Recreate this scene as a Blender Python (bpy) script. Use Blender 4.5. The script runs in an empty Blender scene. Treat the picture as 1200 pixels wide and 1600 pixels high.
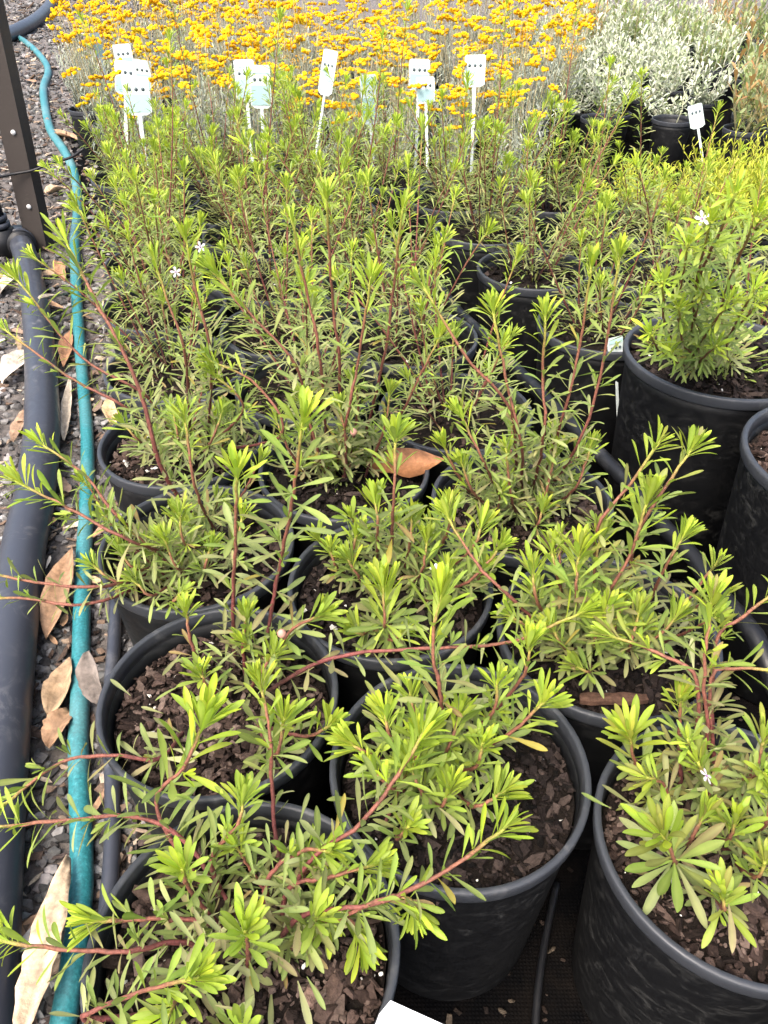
import bpy, math, random
import numpy as np
from mathutils import Vector, Matrix

# ------------------------------------------------------------------ camera, sky, sun, exposure
PITCH = math.radians(38.6)
CAMZ = 0.707
FPX = 1202.0
sc = bpy.context.scene
COL = sc.collection
Z0 = -0.05          # ground level (pot rims stand at about +0.195)
cam_d = bpy.data.cameras.new('camera')
cam = bpy.data.objects.new('camera', cam_d)
COL.objects.link(cam)
cam.location = (0, 0, CAMZ)
cam.rotation_euler = (math.pi / 2 - PITCH, 0, 0)
cam_d.sensor_fit = 'VERTICAL'
cam_d.sensor_height = 32.0
cam_d.lens = FPX / 1600.0 * 32.0
cam_d.clip_start = 0.01
cam_d.clip_end = 500
sc.camera = cam

SUN_EL, SUN_ROT = math.radians(58), math.radians(215)   # behind and left of the viewer, softened by cloud
world = bpy.data.worlds.new('World')
sc.world = world
world.use_nodes = True
nt = world.node_tree
bg = nt.nodes['Background']
sky = nt.nodes.new('ShaderNodeTexSky')
sky.sky_type = 'NISHITA'
sky.sun_disc = False
sky.sun_elevation = SUN_EL
sky.sun_rotation = SUN_ROT
sky.air_density = 1.0
sky.dust_density = 6.0
sky.ozone_density = 0.6
nt.links.new(sky.outputs[0], bg.inputs[0])
bg.inputs[1].default_value = 0.15
sun_d = bpy.data.lights.new('sun', 'SUN')
sun_d.energy = 0.95
sun_d.angle = math.radians(30)
sun_d.color = (1.0, 0.965, 0.91)
sun = bpy.data.objects.new('sun', sun_d)
COL.objects.link(sun)
_d = Vector((math.sin(SUN_ROT) * math.cos(SUN_EL), math.cos(SUN_ROT) * math.cos(SUN_EL), math.sin(SUN_EL)))
sun.rotation_euler = _d.to_track_quat('Z', 'Y').to_euler()
sun.location = (-2, -3, 5)
sc.view_settings.view_transform = 'Standard'
sc.view_settings.look = 'None'
sc.view_settings.exposure = 1.82
sc.view_settings.gamma = 1.0
sc.view_settings.use_curve_mapping = False
sc.render.engine = 'CYCLES'
sc.cycles.max_bounces = 4
sc.cycles.diffuse_bounces = 3
sc.cycles.use_adaptive_sampling = True
sc.cycles.adaptive_threshold = 0.025
sc.cycles.glossy_bounces = 2
sc.cycles.transmission_bounces = 4
sc.cycles.use_denoising = True
sc.cycles.denoising_input_passes = 'RGB_ALBEDO_NORMAL'

RNG = random.Random(7)
NR = np.random.RandomState(11)
SP, CP = math.sin(PITCH), math.cos(PITCH)


def ray(px, py):
    u = (px - 600) / FPX
    v = (py - 800) / FPX
    return u, CP - v * SP, -SP - v * CP


def atz(px, py, z):
    x, y, dz = ray(px, py)
    k = (z - CAMZ) / dz
    return Vector((x * k, y * k, z))


def aty(px, py, Y):
    x, y, dz = ray(px, py)
    k = Y / y
    return Vector((x * k, Y, CAMZ + dz * k))


# ------------------------------------------------------------------ materials
def new_mat(name):
    m = bpy.data.materials.new(name)
    m.use_nodes = True
    t = m.node_tree
    return m, t, t.nodes, t.links, t.nodes['Principled BSDF']


def noise(n, l, scale, detail=4, rough=0.6, coord='Object', vec=None):
    tx = n.new('ShaderNodeTexNoise')
    tx.inputs['Scale'].default_value = scale
    tx.inputs['Detail'].default_value = detail
    tx.inputs['Roughness'].default_value = rough
    if vec is None:
        tc = n.new('ShaderNodeTexCoord')
        vec = tc.outputs[coord]
    l.new(vec, tx.inputs['Vector'])
    return tx


def ramp(n, l, src, stops):
    r = n.new('ShaderNodeValToRGB')
    e = r.color_ramp.elements
    while len(e) < len(stops):
        e.new(0.5)
    for i, (p, c) in enumerate(stops):
        e[i].position = p
        e[i].color = c if len(c) == 4 else (*c, 1)
    l.new(src, r.inputs[0])
    return r


def mixc(n, l, fac, a, b, mode='MIX'):
    m = n.new('ShaderNodeMix')
    m.data_type = 'RGBA'
    m.blend_type = mode
    if isinstance(fac, float):
        m.inputs[0].default_value = fac
    else:
        l.new(fac, m.inputs[0])
    for s, v in ((6, a), (7, b)):
        if isinstance(v, tuple):
            m.inputs[s].default_value = (*v, 1)
        else:
            l.new(v, m.inputs[s])
    return m.outputs[2]


def leaf_material(name, rough, transl, rib_light, spec=0.35):
    m, t, n, l, p = new_mat(name)
    at = n.new('ShaderNodeAttribute'); at.attribute_name = 'col'
    oi = n.new('ShaderNodeObjectInfo')
    c = mixc(n, l, 1.0, at.outputs['Color'], oi.outputs['Color'], 'MULTIPLY')
    nz = noise(n, l, 60, 3, 0.6)
    rp = ramp(n, l, nz.outputs[0], [(0.3, (0.78, 0.78, 0.78)), (0.7, (1.15, 1.15, 1.1))])
    c = mixc(n, l, 1.0, c, rp.outputs[0], 'MULTIPLY')
    if rib_light:
        mul = n.new('ShaderNodeMath'); mul.operation = 'MULTIPLY'
        l.new(at.outputs['Alpha'], mul.inputs[0]); mul.inputs[1].default_value = rib_light
        c = mixc(n, l, mul.outputs[0], c, (0.36, 0.42, 0.12))
    l.new(c, p.inputs['Base Color'])
    p.inputs['Roughness'].default_value = rough
    p.inputs['Specular IOR Level'].default_value = spec
    tr = n.new('ShaderNodeBsdfTranslucent')
    tc = mixc(n, l, 1.0, c, (1.1, 1.12, 0.65), 'MULTIPLY')
    l.new(tc, tr.inputs[0])
    mx = n.new('ShaderNodeMixShader'); mx.inputs[0].default_value = transl
    l.new(p.outputs[0], mx.inputs[1]); l.new(tr.outputs[0], mx.inputs[2])
    l.new(mx.outputs[0], n['Material Output'].inputs[0])
    return m


M = {}
M['leaf'] = leaf_material('shrub_leaf', 0.52, 0.36, 0.3, 0.22)
M['fuzzy'] = leaf_material('felted_leaf', 0.85, 0.15, 0.0, 0.1)
M['petal'] = leaf_material('petal', 0.6, 0.2, 0.0, 0.2)


def attr_mat(name, rough, nscale=0, amt=0.3, spec=0.4, bump=0.0, bscale=200):
    m, t, n, l, p = new_mat(name)
    at = n.new('ShaderNodeAttribute'); at.attribute_name = 'col'
    c = at.outputs['Color']
    if nscale:
        nz = noise(n, l, nscale, 5, 0.65)
        rp = ramp(n, l, nz.outputs[0], [(0.3, (1 - amt,) * 3), (0.7, (1 + amt,) * 3)])
        c = mixc(n, l, 1.0, c, rp.outputs[0], 'MULTIPLY')
    l.new(c, p.inputs['Base Color'])
    p.inputs['Roughness'].default_value = rough
    p.inputs['Specular IOR Level'].default_value = spec
    if bump:
        nb = noise(n, l, bscale, 4, 0.6)
        b = n.new('ShaderNodeBump'); b.inputs['Strength'].default_value = bump; b.inputs['Distance'].default_value = 0.002
        l.new(nb.outputs[0], b.inputs['Height']); l.new(b.outputs[0], p.inputs['Normal'])
    return m


M['stem'] = attr_mat('stem_bark', 0.62, 350, 0.45, 0.3, 0.5, 500)
M['chip'] = attr_mat('bark_chip', 0.85, 220, 0.4, 0.10, 0.6, 500)
M['stone'] = attr_mat('gravel_stone', 0.9, 120, 0.3, 0.15, 0.5, 300)
M['dry'] = attr_mat('dry_leaf', 0.65, 110, 0.42, 0.3, 0.5, 260)
M['plain'] = attr_mat('printed_card', 0.5, 0, 0, 0.4)


def plastic(name, base, hi, rough, scuff=0.5, streak=True):
    m, t, n, l, p = new_mat(name)
    tc = n.new('ShaderNodeTexCoord')
    mp = n.new('ShaderNodeMapping'); mp.inputs['Scale'].default_value = (45, 45, 70) if streak else (30, 30, 30)
    oi = n.new('ShaderNodeObjectInfo')
    add = n.new('ShaderNodeVectorMath'); add.operation = 'ADD'
    cm = n.new('ShaderNodeCombineXYZ')
    ml = n.new('ShaderNodeMath'); ml.operation = 'MULTIPLY'; ml.inputs[1].default_value = 37.0
    l.new(oi.outputs['Random'], ml.inputs[0]); l.new(ml.outputs[0], cm.inputs[0]); l.new(ml.outputs[0], cm.inputs[2])
    l.new(tc.outputs['Object'], mp.inputs[0]); l.new(mp.outputs[0], add.inputs[0]); l.new(cm.outputs[0], add.inputs[1])
    n1 = noise(n, l, 1.0, 9, 0.72, vec=add.outputs[0])
    n1.inputs['Distortion'].default_value = 1.2
    r1 = ramp(n, l, n1.outputs[0], [(0.52, (0, 0, 0)), (0.72, (scuff,) * 3)])
    n2 = noise(n, l, 0.16, 4, 0.6, vec=add.outputs[0])
    r2 = ramp(n, l, n2.outputs[0], [(0.42, (0.04,) * 3), (0.66, (1, 1, 1))])
    f = mixc(n, l, 1.0, r1.outputs[0], r2.outputs[0], 'MULTIPLY')
    c = mixc(n, l, f, base, hi)
    l.new(c, p.inputs['Base Color'])
    rr = ramp(n, l, n1.outputs[0], [(0.3, (rough - 0.08,) * 3), (0.7, (rough + 0.18,) * 3)])
    l.new(rr.outputs[0], p.inputs['Roughness'])
    p.inputs['Specular IOR Level'].default_value = 0.32
    return m


M['pot'] = plastic('black_pot_plastic', (0.0030, 0.0033, 0.0040), (0.09, 0.09, 0.085), 0.5, 0.6)
M['rim'] = plastic('pot_rim_plastic', (0.032, 0.035, 0.041), (0.17, 0.17, 0.165), 0.42, 0.7, False)
M['pipe'] = plastic('poly_pipe', (0.034, 0.038, 0.049), (0.20, 0.20, 0.20), 0.36, 0.7, False)
M['blackpipe'] = plastic('black_pipe', (0.007, 0.0075, 0.009), (0.10, 0.10, 0.10), 0.42, 0.5, False)
M['post'] = plastic('weathered_post', (0.038, 0.031, 0.027), (0.11, 0.095, 0.085), 0.7, 0.5)


def soil_mat():
    m, t, n, l, p = new_mat('potting_soil')
    nz = noise(n, l, 90, 8, 0.7)
    r = ramp(n, l, nz.outputs[0], [(0.3, (0.006, 0.005, 0.004)), (0.6, (0.016, 0.012, 0.010)), (0.8, (0.04, 0.03, 0.024))])
    l.new(r.outputs[0], p.inputs['Base Color'])
    p.inputs['Roughness'].default_value = 0.9
    p.inputs['Specular IOR Level'].default_value = 0.08
    b = n.new('ShaderNodeBump'); b.inputs['Strength'].default_value = 0.9; b.inputs['Distance'].default_value = 0.006
    l.new(nz.outputs[0], b.inputs['Height']); l.new(b.outputs[0], p.inputs['Normal'])
    return m


M['soil'] = soil_mat()


def ground_mat():
    m, t, n, l, p = new_mat('gravel_ground')
    n1 = noise(n, l, 55, 8, 0.75)
    n2 = noise(n, l, 3.5, 4, 0.6)
    r = ramp(n, l, n1.outputs[0], [(0.3, (0.05, 0.045, 0.042)), (0.55, (0.15, 0.135, 0.125)), (0.75, (0.30, 0.28, 0.26))])
    r2 = ramp(n, l, n2.outputs[0], [(0.3, (0.7, 0.66, 0.62)), (0.7, (1.1, 1.08, 1.06))])
    c = mixc(n, l, 1.0, r.outputs[0], r2.outputs[0], 'MULTIPLY')
    l.new(c, p.inputs['Base Color']); p.inputs['Roughness'].default_value = 0.95
    b = n.new('ShaderNodeBump'); b.inputs['Strength'].default_value = 1.0; b.inputs['Distance'].default_value = 0.012
    l.new(n1.outputs[0], b.inputs['Height']); l.new(b.outputs[0], p.inputs['Normal'])
    return m


M['ground'] = ground_mat()


def mat_mat():
    m, t, n, l, p = new_mat('weed_mat_fabric')
    tc = n.new('ShaderNodeTexCoord')
    ws = []
    for d in ('X', 'Y'):
        w = n.new('ShaderNodeTexWave'); w.bands_direction = d
        w.inputs['Scale'].default_value = 95
        w.inputs['Distortion'].default_value = 0.3
        l.new(tc.outputs['Object'], w.inputs['Vector']); ws.append(w)
    f = mixc(n, l, 1.0, ws[0].outputs[0], ws[1].outputs[0], 'MULTIPLY')
    nz = noise(n, l, 14, 6, 0.7)
    dirt = ramp(n, l, nz.outputs[0], [(0.45, (0, 0, 0)), (0.7, (0.8, 0.8, 0.8))])
    c = mixc(n, l, f, (0.0012, 0.0012, 0.0014), (0.0028, 0.0028, 0.0032))
    c = mixc(n, l, dirt.outputs[0], c, (0.007, 0.0055, 0.0045))
    p.inputs['Specular IOR Level'].default_value = 0.03
    l.new(c, p.inputs['Base Color']); p.inputs['Roughness'].default_value = 0.75
    b = n.new('ShaderNodeBump'); b.inputs['Strength'].default_value = 0.5; b.inputs['Distance'].default_value = 0.001
    l.new(f, b.inputs['Height']); l.new(b.outputs[0], p.inputs['Normal'])
    return m


M['weedmat'] = mat_mat()


def hose_mat():
    m, t, n, l, p = new_mat('green_hose')
    nz = noise(n, l, 260, 4, 0.7)
    n2 = noise(n, l, 6, 3, 0.6)
    c = ramp(n, l, nz.outputs[0], [(0.35, (0.012, 0.10, 0.11)), (0.6, (0.026, 0.185, 0.205)), (0.78, (0.12, 0.30, 0.30))])
    d = ramp(n, l, n2.outputs[0], [(0.45, (0, 0, 0)), (0.75, (0.55,) * 3)])
    cc = mixc(n, l, d.outputs[0], c.outputs[0], (0.17, 0.25, 0.25))
    l.new(cc, p.inputs['Base Color']); p.inputs['Roughness'].default_value = 0.45
    b = n.new('ShaderNodeBump'); b.inputs['Strength'].default_value = 0.3; b.inputs['Distance'].default_value = 0.001
    l.new(nz.outputs[0], b.inputs['Height']); l.new(b.outputs[0], p.inputs['Normal'])
    return m


M['hose'] = hose_mat()


# ------------------------------------------------------------------ mesh helpers
class MB:
    """collects vertices, faces and per-vertex colours, and links them as one mesh object"""
    def __init__(s):
        s.v, s.f, s.c, s.n = [], [], [], 0

    def add(s, verts, faces, col=None):
        verts = np.asarray(verts, float)
        s.v.append(verts)
        s.f.extend([tuple(i + s.n for i in f) for f in faces])
        if col is None:
            col = (1, 1, 1, 1)
        col = np.asarray(col, float)
        if col.ndim == 1:
            col = np.tile(col if len(col) == 4 else np.append(col, 0.0), (len(verts), 1))
        s.c.append(col)
        s.n += len(verts)

    def mesh(s, name, mat, smooth=True):
        me = bpy.data.meshes.new(name)
        v = np.concatenate(s.v) if s.v else np.zeros((0, 3))
        me.from_pydata(v.tolist(), [], s.f)
        a = me.color_attributes.new('col', 'FLOAT_COLOR', 'POINT')
        if s.n:
            a.data.foreach_set('color', np.concatenate(s.c).astype(np.float32).ravel())
            me.polygons.foreach_set('use_smooth', [smooth] * len(me.polygons))
        me.materials.append(mat)
        me.update()
        return me

    def build(s, name, mat, parent=None, smooth=True):
        return link(name, s.mesh(name, mat, smooth), parent)


def link(name, me, parent=None):
    o = bpy.data.objects.new(name, me)
    COL.objects.link(o)
    if parent is not None:
        o.parent = parent
    return o


def empty(name, loc, rz=0.0, scale=1.0):
    o = bpy.data.objects.new(name, None)
    o.empty_display_size = 0.02
    COL.objects.link(o)
    o.location = loc
    o.rotation_euler = (0, 0, rz)
    o.scale = (scale,) * 3
    return o


def tag(o, label, cat, group=None):
    o['label'] = label
    o['category'] = cat
    if group:
        o['group'] = group
    return o


def copy_tree(o, parent=None):
    c = o.copy()
    COL.objects.link(c)
    c.parent = parent
    for ch in list(KIDS.get(o.name, [])):
        k = copy_tree(ch, c)
        KIDS.setdefault(c.name, []).append(k)
    return c


KIDS = {}
ORD = ['leftmost', 'second from the left', 'third from the left', 'fourth from the left', 'fifth from the left', 'sixth from the left', 'seventh from the left', 'eighth from the left', 'ninth from the left', 'tenth from the left', 'eleventh from the left', 'twelfth from the left']


def reg(o):
    if o.parent is not None:
        KIDS.setdefault(o.parent.name, []).append(o)
    return o


def spline(pts, n):
    """Catmull-Rom through pts, resampled to n points at even arc length"""
    P = [np.array(p, float) for p in pts]
    P = [2 * P[0] - P[1]] + P + [2 * P[-1] - P[-2]]
    out = []
    for i in range(1, len(P) - 2):
        for t in np.linspace(0, 1, 14, endpoint=False):
            a, b, c, d = P[i - 1], P[i], P[i + 1], P[i + 2]
            out.append(0.5 * (2 * b + (c - a) * t + (2 * a - 5 * b + 4 * c - d) * t * t + (3 * b - a - 3 * c + d) * t ** 3))
    out.append(P[-2])
    out = np.array(out)
    L = np.concatenate([[0], np.cumsum(np.linalg.norm(np.diff(out, axis=0), axis=1))])
    q = np.linspace(0, L[-1], n)
    return np.stack([np.interp(q, L, out[:, k]) for k in range(3)], 1), L[-1]


def frames(pts):
    T = np.gradient(pts, axis=0)
    T /= np.linalg.norm(T, axis=1)[:, None] + 1e-12
    ref = np.array([0.31, 0.95, 0.05])
    N = np.zeros_like(T)
    for i in range(len(T)):
        r = ref - T[i] * ref.dot(T[i])
        ln = np.linalg.norm(r)
        if ln < 1e-3:
            r = np.array([1, 0, 0]) - T[i] * T[i][0]
            ln = np.linalg.norm(r)
        N[i] = r / ln
        ref = N[i]
    return T, N, np.cross(T, N)


def tube(mb, pts, rad, segs=6, col=None, cap=True):
    pts = np.asarray(pts, float)
    n = len(pts)
    T, N, B = frames(pts)
    rad = np.broadcast_to(np.asarray(rad, float), (n,))
    a = np.linspace(0, 2 * math.pi, segs, endpoint=False)
    V = (pts[:, None, :] + rad[:, None, None] * (np.cos(a)[None, :, None] * N[:, None, :] + np.sin(a)[None, :, None] * B[:, None, :])).reshape(-1, 3)
    F = []
    for i in range(n - 1):
        for j in range(segs):
            k = (j + 1) % segs
            F.append((i * segs + j, i * segs + k, (i + 1) * segs + k, (i + 1) * segs + j))
    if cap:
        F.append(tuple(range(segs - 1, -1, -1)))
        F.append(tuple((n - 1) * segs + j for j in range(segs)))
    C = None
    if col is not None:
        col = np.asarray(col, float)
        if col.ndim == 2:
            if col.shape[1] == 3:
                col = np.concatenate([col, np.zeros((n, 1))], 1)
            C = np.repeat(col, segs, axis=0)
        else:
            C = col
    mb.add(V, F, C)


def lathe(mb, prof, segs, z0=0.0, wob=0.0, col=None, center=(0, 0)):
    a = np.linspace(0, 2 * math.pi, segs, endpoint=False)
    V = []
    for r, z in prof:
        rr = r * (1 + wob * np.cos(2 * a + 0.7))
        V.append(np.stack([center[0] + rr * np.cos(a), center[1] + rr * np.sin(a), np.full(segs, z + z0)], 1))
    F = []
    for i in range(len(prof) - 1):
        for j in range(segs):
            k = (j + 1) % segs
            F.append((i * segs + j, i * segs + k, (i + 1) * segs + k, (i + 1) * segs + j))
    mb.add(np.concatenate(V), F, col)


def boxv(cx, cy, cz, sx, sy, sz):
    V = np.array([(x, y, z) for z in (-1, 1) for y in (-1, 1) for x in (-1, 1)], float) * 0.5 * np.array([sx, sy, sz]) + np.array([cx, cy, cz])
    return V, BOXF


BOXF = [(0, 2, 3, 1), (4, 5, 7, 6), (0, 1, 5, 4), (2, 6, 7, 3), (0, 4, 6, 2), (1, 3, 7, 5)]

# ------------------------------------------------------------------ the setting
mb = MB()
mb.add([(-60, -60, Z0), (60, -60, Z0), (60, 60, Z0), (-60, 60, Z0)], [(0, 1, 2, 3)])
g = mb.build('ground', M['ground'])
g['kind'] = 'structure'
# the woven black mat under the pots; its left edge follows the rows of pots away from the viewer
mb = MB()
edge = [(-0.2, -0.4), (-0.215, 0.25), (-0.30, 0.6), (-0.40, 1.0), (-0.52, 1.45), (-0.70, 1.9), (-0.9, 2.3), (-1.12, 2.9), (-1.5, 4.2)]
V, F = [], []
for i, (x, y) in enumerate(edge):
    for k, X in enumerate((x, x + 0.25, 4.0)):
        V.append((X, y, Z0 + 0.004 + (0.0 if k else 0.001)))
for i in range(len(edge) - 1):
    for k in range(2):
        F.append((i * 3 + k, i * 3 + k + 1, i * 3 + k + 4, i * 3 + k + 3))
mb.add(V, F)
wm = mb.build('weed_mat', M['weedmat'])
wm['kind'] = 'structure'
ZG = Z0 + 0.005

# loose gravel and mulch beside the pots
ico_v, ico_f = None, None
import bmesh
_b = bmesh.new()
bmesh.ops.create_icosphere(_b, subdivisions=1, radius=1)
_b.verts.ensure_lookup_table()
ICO = np.array([v.co[:] for v in _b.verts])
ICOF = [tuple(v.index for v in f.verts) for f in _b.faces]
_b.free()


def rot_rand(flat=0.35):
    e = Matrix.Rotation(RNG.uniform(0, 6.283), 3, 'Z') @ Matrix.Rotation(RNG.gauss(0, flat), 3, 'X') @ Matrix.Rotation(RNG.gauss(0, flat), 3, 'Y')
    return np.array(e)


def stone(mb, x, y, s, col, z=Z0):
    v = ICO * (1 + NR.uniform(-0.28, 0.28, (len(ICO), 1)))
    v = v * np.array([s * RNG.uniform(0.8, 1.3), s * RNG.uniform(0.6, 1.0), s * RNG.uniform(0.4, 0.7)])
    v = v @ rot_rand(0.4).T + np.array([x, y, z + s * 0.3])
    mb.add(v, ICOF, col)


def chip(mb, x, y, z, L, W, H, col, flat=0.35, R=None):
    R = rot_rand(flat) if R is None else R
    if NR.rand() < 0.78:
        v = ICO * (1 + NR.uniform(-0.35, 0.25, (len(ICO), 1)))
        v = v * np.array([L, W, H]) * 0.56
        F = ICOF
    else:
        v = np.array([(a, b, c) for c in (-1, 1) for b in (-1, 1) for a in (-1, 1)], float)
        v *= 1 + NR.uniform(-0.45, 0.3, v.shape)
        v = v * np.array([L, W, H]) * 0.5
        F = BOXF
    mb.add(v @ R.T + np.array([x, y, z]), F, col)


def left_edge(y):
    return float(np.interp(y, [e[1] for e in edge], [e[0] for e in edge]))


gm, wmn = MB(), MB()
for i in range(17000):
    t = RNG.random()
    y = 0.12 + 9.0 * t ** 1.9
    xl = -0.62 * (y * CP + 0.44) - 0.15
    xr = left_edge(y) + 0.10
    x = RNG.uniform(xl, xr)
    s = RNG.uniform(0.0035, 0.0095) * (1 + 0.18 * y)
    g_ = RNG.choice([0.04, 0.06, 0.085, 0.11, 0.15, 0.22])
    w = RNG.uniform(0.92, 1.0)
    if RNG.random() < 0.78:
        stone(gm, x, y, s, (g_, g_ * w, g_ * w * 0.96))
    else:
        b = RNG.choice([(0.13, 0.09, 0.065), (0.075, 0.052, 0.04), (0.22, 0.165, 0.12), (0.06, 0.045, 0.04), (0.34, 0.28, 0.21)])
        chip(wmn, x, y, Z0 + s * 0.8, s * RNG.uniform(1.4, 3.6), s * RNG.uniform(0.6, 1.2), s * 0.4, b)
o = gm.build('gravel', M['stone'], smooth=False)
o['kind'] = 'stuff'; o['label'] = 'loose grey gravel on the ground left of the pots'; o['category'] = 'gravel'
o = wmn.build('mulch', M['chip'], smooth=False)
o['kind'] = 'stuff'; o['label'] = 'brown wood chips scattered among the grey gravel'; o['category'] = 'mulch'
# grit and bits fallen between the pots
dm = MB()
for i in range(2600):
    y = RNG.uniform(0.0, 1.6); x = RNG.uniform(-0.25 - 0.2 * y, 0.55 + 0.2 * y)
    c = RNG.choice([(0.02, 0.014, 0.011), (0.012, 0.009, 0.008), (0.035, 0.025, 0.02), (0.02, 0.015, 0.012), (0.07, 0.055, 0.04)])
    s = RNG.uniform(0.0015, 0.005)
    chip(dm, x, y, ZG + s * 0.3, s * 2, s * 1.1, s * 0.5, c, 0.25)
o = dm.build('fallen_bark', M['chip'], smooth=False)
o['kind'] = 'stuff'; o['label'] = 'dark crumbs of bark fallen between the pots'; o['category'] = 'bark'

# ------------------------------------------------------------------ pots
POTCACHE = {}


def pot_meshes(R, H, seg=56):
    key = (round(R, 3), round(H, 3), seg)
    if key in POTCACHE:
        return POTCACHE[key]
    a = MB()
    rb = R * 0.80
    wall = [(0.0, 0.004), (rb * 0.9, 0.004), (rb * 0.97, 0.0), (rb, 0.003), (rb + (R * 0.955 - rb) * 0.5, H * 0.5), (R * 0.945, H - 0.026), (R * 0.95, H - 0.0125),
            (R * 0.925, H - 0.0125), (R * 0.92, H - 0.03), (R * 0.875, H * 0.62), (R * 0.84, H * 0.5)]
    lathe(a, wall, seg)
    wme = a.mesh('pot_wall', M['pot'])
    b = MB()
    rim = [(R * 0.951, H - 0.0145), (R * 0.985, H - 0.0138), (R * 0.991, H - 0.012), (R, H - 0.003), (R * 0.997, H - 0.001), (R * 0.990, H), (R * 0.952, H), (R * 0.945, H - 0.0015),
           (R * 0.940, H - 0.005), (R * 0.924, H - 0.0135), (R * 0.951, H - 0.0145)]
    lathe(b, rim, seg)
    rme = b.mesh('rim', M['rim'])
    POTCACHE[key] = (wme, rme)
    return POTCACHE[key]


BARK = [(0.042, 0.028, 0.022), (0.068, 0.046, 0.038), (0.016, 0.011, 0.009), (0.10, 0.072, 0.059), (0.026, 0.017, 0.014), (0.052, 0.035, 0.029)]
BARKD = [(0.012, 0.009, 0.008), (0.022, 0.016, 0.0145), (0.006, 0.005, 0.0045), (0.038, 0.028, 0.024), (0.015, 0.011, 0.010)]
SOILCACHE = {}


def soil_meshes(R, dark, nchip, big, var):
    key = (round(R, 3), dark, nchip, big, var)
    if key in SOILCACHE:
        return SOILCACHE[key]
    a = MB()
    V, F = [(0, 0, 0.006)], []
    rs, na = 7, 28
    for i in range(1, rs + 1):
        for j in range(na):
            an = 2 * math.pi * j / na
            r = R * i / rs
            V.append((r * math.cos(an), r * math.sin(an), 0.006 * (1 - (i / rs) ** 2) + RNG.uniform(-0.002, 0.002)))
    for j in range(na):
        F.append((0, 1 + j, 1 + (j + 1) % na))
    for i in range(rs - 1):
        for j in range(na):
            k = (j + 1) % na
            F.append((1 + i * na + j, 1 + (i + 1) * na + j, 1 + (i + 1) * na + k, 1 + i * na + k))
    a.add(V, F)
    sme = a.mesh('soil', M['soil'])
    b = MB()
    pal = BARKD if dark else BARK
    for i in range(nchip):
        an = RNG.uniform(0, 6.283); r = R * 0.985 * math.sqrt(RNG.random())
        u = RNG.random()
        s = (0.0016 + 0.0052 * u ** 3.0) * big
        c = RNG.choice(pal)
        k = RNG.uniform(0.75, 1.25)
        if RNG.random() < 0.012:
            c, s = (0.6, 0.58, 0.53), s * 0.6
        r = min(r, R - 1.3 * s)
        L = s * (RNG.uniform(1.0, 2.2) if RNG.random() < 0.85 else RNG.uniform(2.5, 5))
        chip(b, r * math.cos(an), r * math.sin(an), 0.006 * (1 - (r / R) ** 2) + s * 0.35 + RNG.uniform(0, 0.004), L, s * RNG.uniform(0.8, 1.5), s * RNG.uniform(0.35, 0.8), tuple(q * k for q in c), 0.45)
    cme = b.mesh('bark_chips', M['chip'], False)
    SOILCACHE[key] = (sme, cme)
    return SOILCACHE[key]


def make_pot(root, R, H, drop=0.022, dark=False, nchip=260, big=1.0, var=0, seg=56):
    w, r = pot_meshes(R, H, seg)
    po = link('pot', w, root)
    ri = link('rim', r, po)
    fr = R * (0.92 - 0.12 * max(0.0, (drop - 0.017)))
    s, c = soil_meshes(fr * 0.99, dark, nchip, big, var)
    so = link('potting_mix', s, root); so.location = (0, 0, H - drop)
    co = link('bark_chips', c, so); co['kind'] = 'stuff'
    for q in (po, ri, so, co):
        reg(q)
    return po


# ------------------------------------------------------------------ leaves and stems
AR0 = 0.16     # width of a leaf template against its length


def leaf_template(rows, curve, fold, twist, prof='ob'):
    V, A, F = [], [], []
    for x in rows:
        if prof == 'ob':
            w = 0.5 * float(np.interp(x, [0, .1, .25, .42, .6, .76, .88, .96, 1], [.13, .24, .43, .70, .94, .99, .78, .42, .09]))
        else:
            w = 0.5 * math.sin(math.pi * (0.04 + 0.94 * x)) ** 0.6
        zc = curve * x * x
        tw = twist * x
        for s in (-1, 0, 1):
            y = s * w * AR0
            z = abs(s) * w * fold * AR0
            V.append((x - 0.01 * curve * curve * x ** 3, y * math.cos(tw) - z * math.sin(tw), zc * 0.13 + (y * math.sin(tw) + z * math.cos(tw))))
            A.append(1.0 if s == 0 else 0.0)
    for i in range(len(rows) - 1):
        for k in (0, 1):
            F.append((i * 3 + k, i * 3 + k + 1, i * 3 + k + 4, i * 3 + k + 3))
    return np.array(V), np.array(A), F


HI_ROWS = [0, 0.1, 0.25, 0.42, 0.6, 0.76, 0.88, 0.96, 1.0]
LO_ROWS = [0, 0.3, 0.65, 0.88, 1.0]
HI = [leaf_template(HI_ROWS, c, f, t) for c, f, t in ((-1.6, 0.35, 0.2), (-0.7, 0.5, -0.25), (0.6, 0.45, 0.15), (-1.2, 0.2, 0.4), (-2.4, 0.3, -0.2), (0.1, 0.6, -0.4), (1.1, 0.4, 0.1), (-0.3, 0.15, 0.3))]
LO = [leaf_template(LO_ROWS, c, f, t) for c, f, t in ((-1.6, 0.35, 0.2), (-0.7, 0.5, -0.2), (0.6, 0.4, 0.1), (-2.2, 0.3, 0.3))]
# in the templates x runs along the leaf (unit length), y across (unit full width), z is unit length too


def leaf_mesh_data(i):
    V, A, F = HI[i]
    m = MB()
    Vs = V.copy(); Vs[:, 1] *= 1.0
    m.add(Vs, F, np.concatenate([np.ones((len(V), 3)), A[:, None]], 1))
    return m.mesh('leaf', M['leaf'])


LEAFME = [leaf_mesh_data(i) for i in range(len(HI))]


def lerp3(a, b, t):
    return tuple(a[i] + (b[i] - a[i]) * t for i in range(3))


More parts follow.
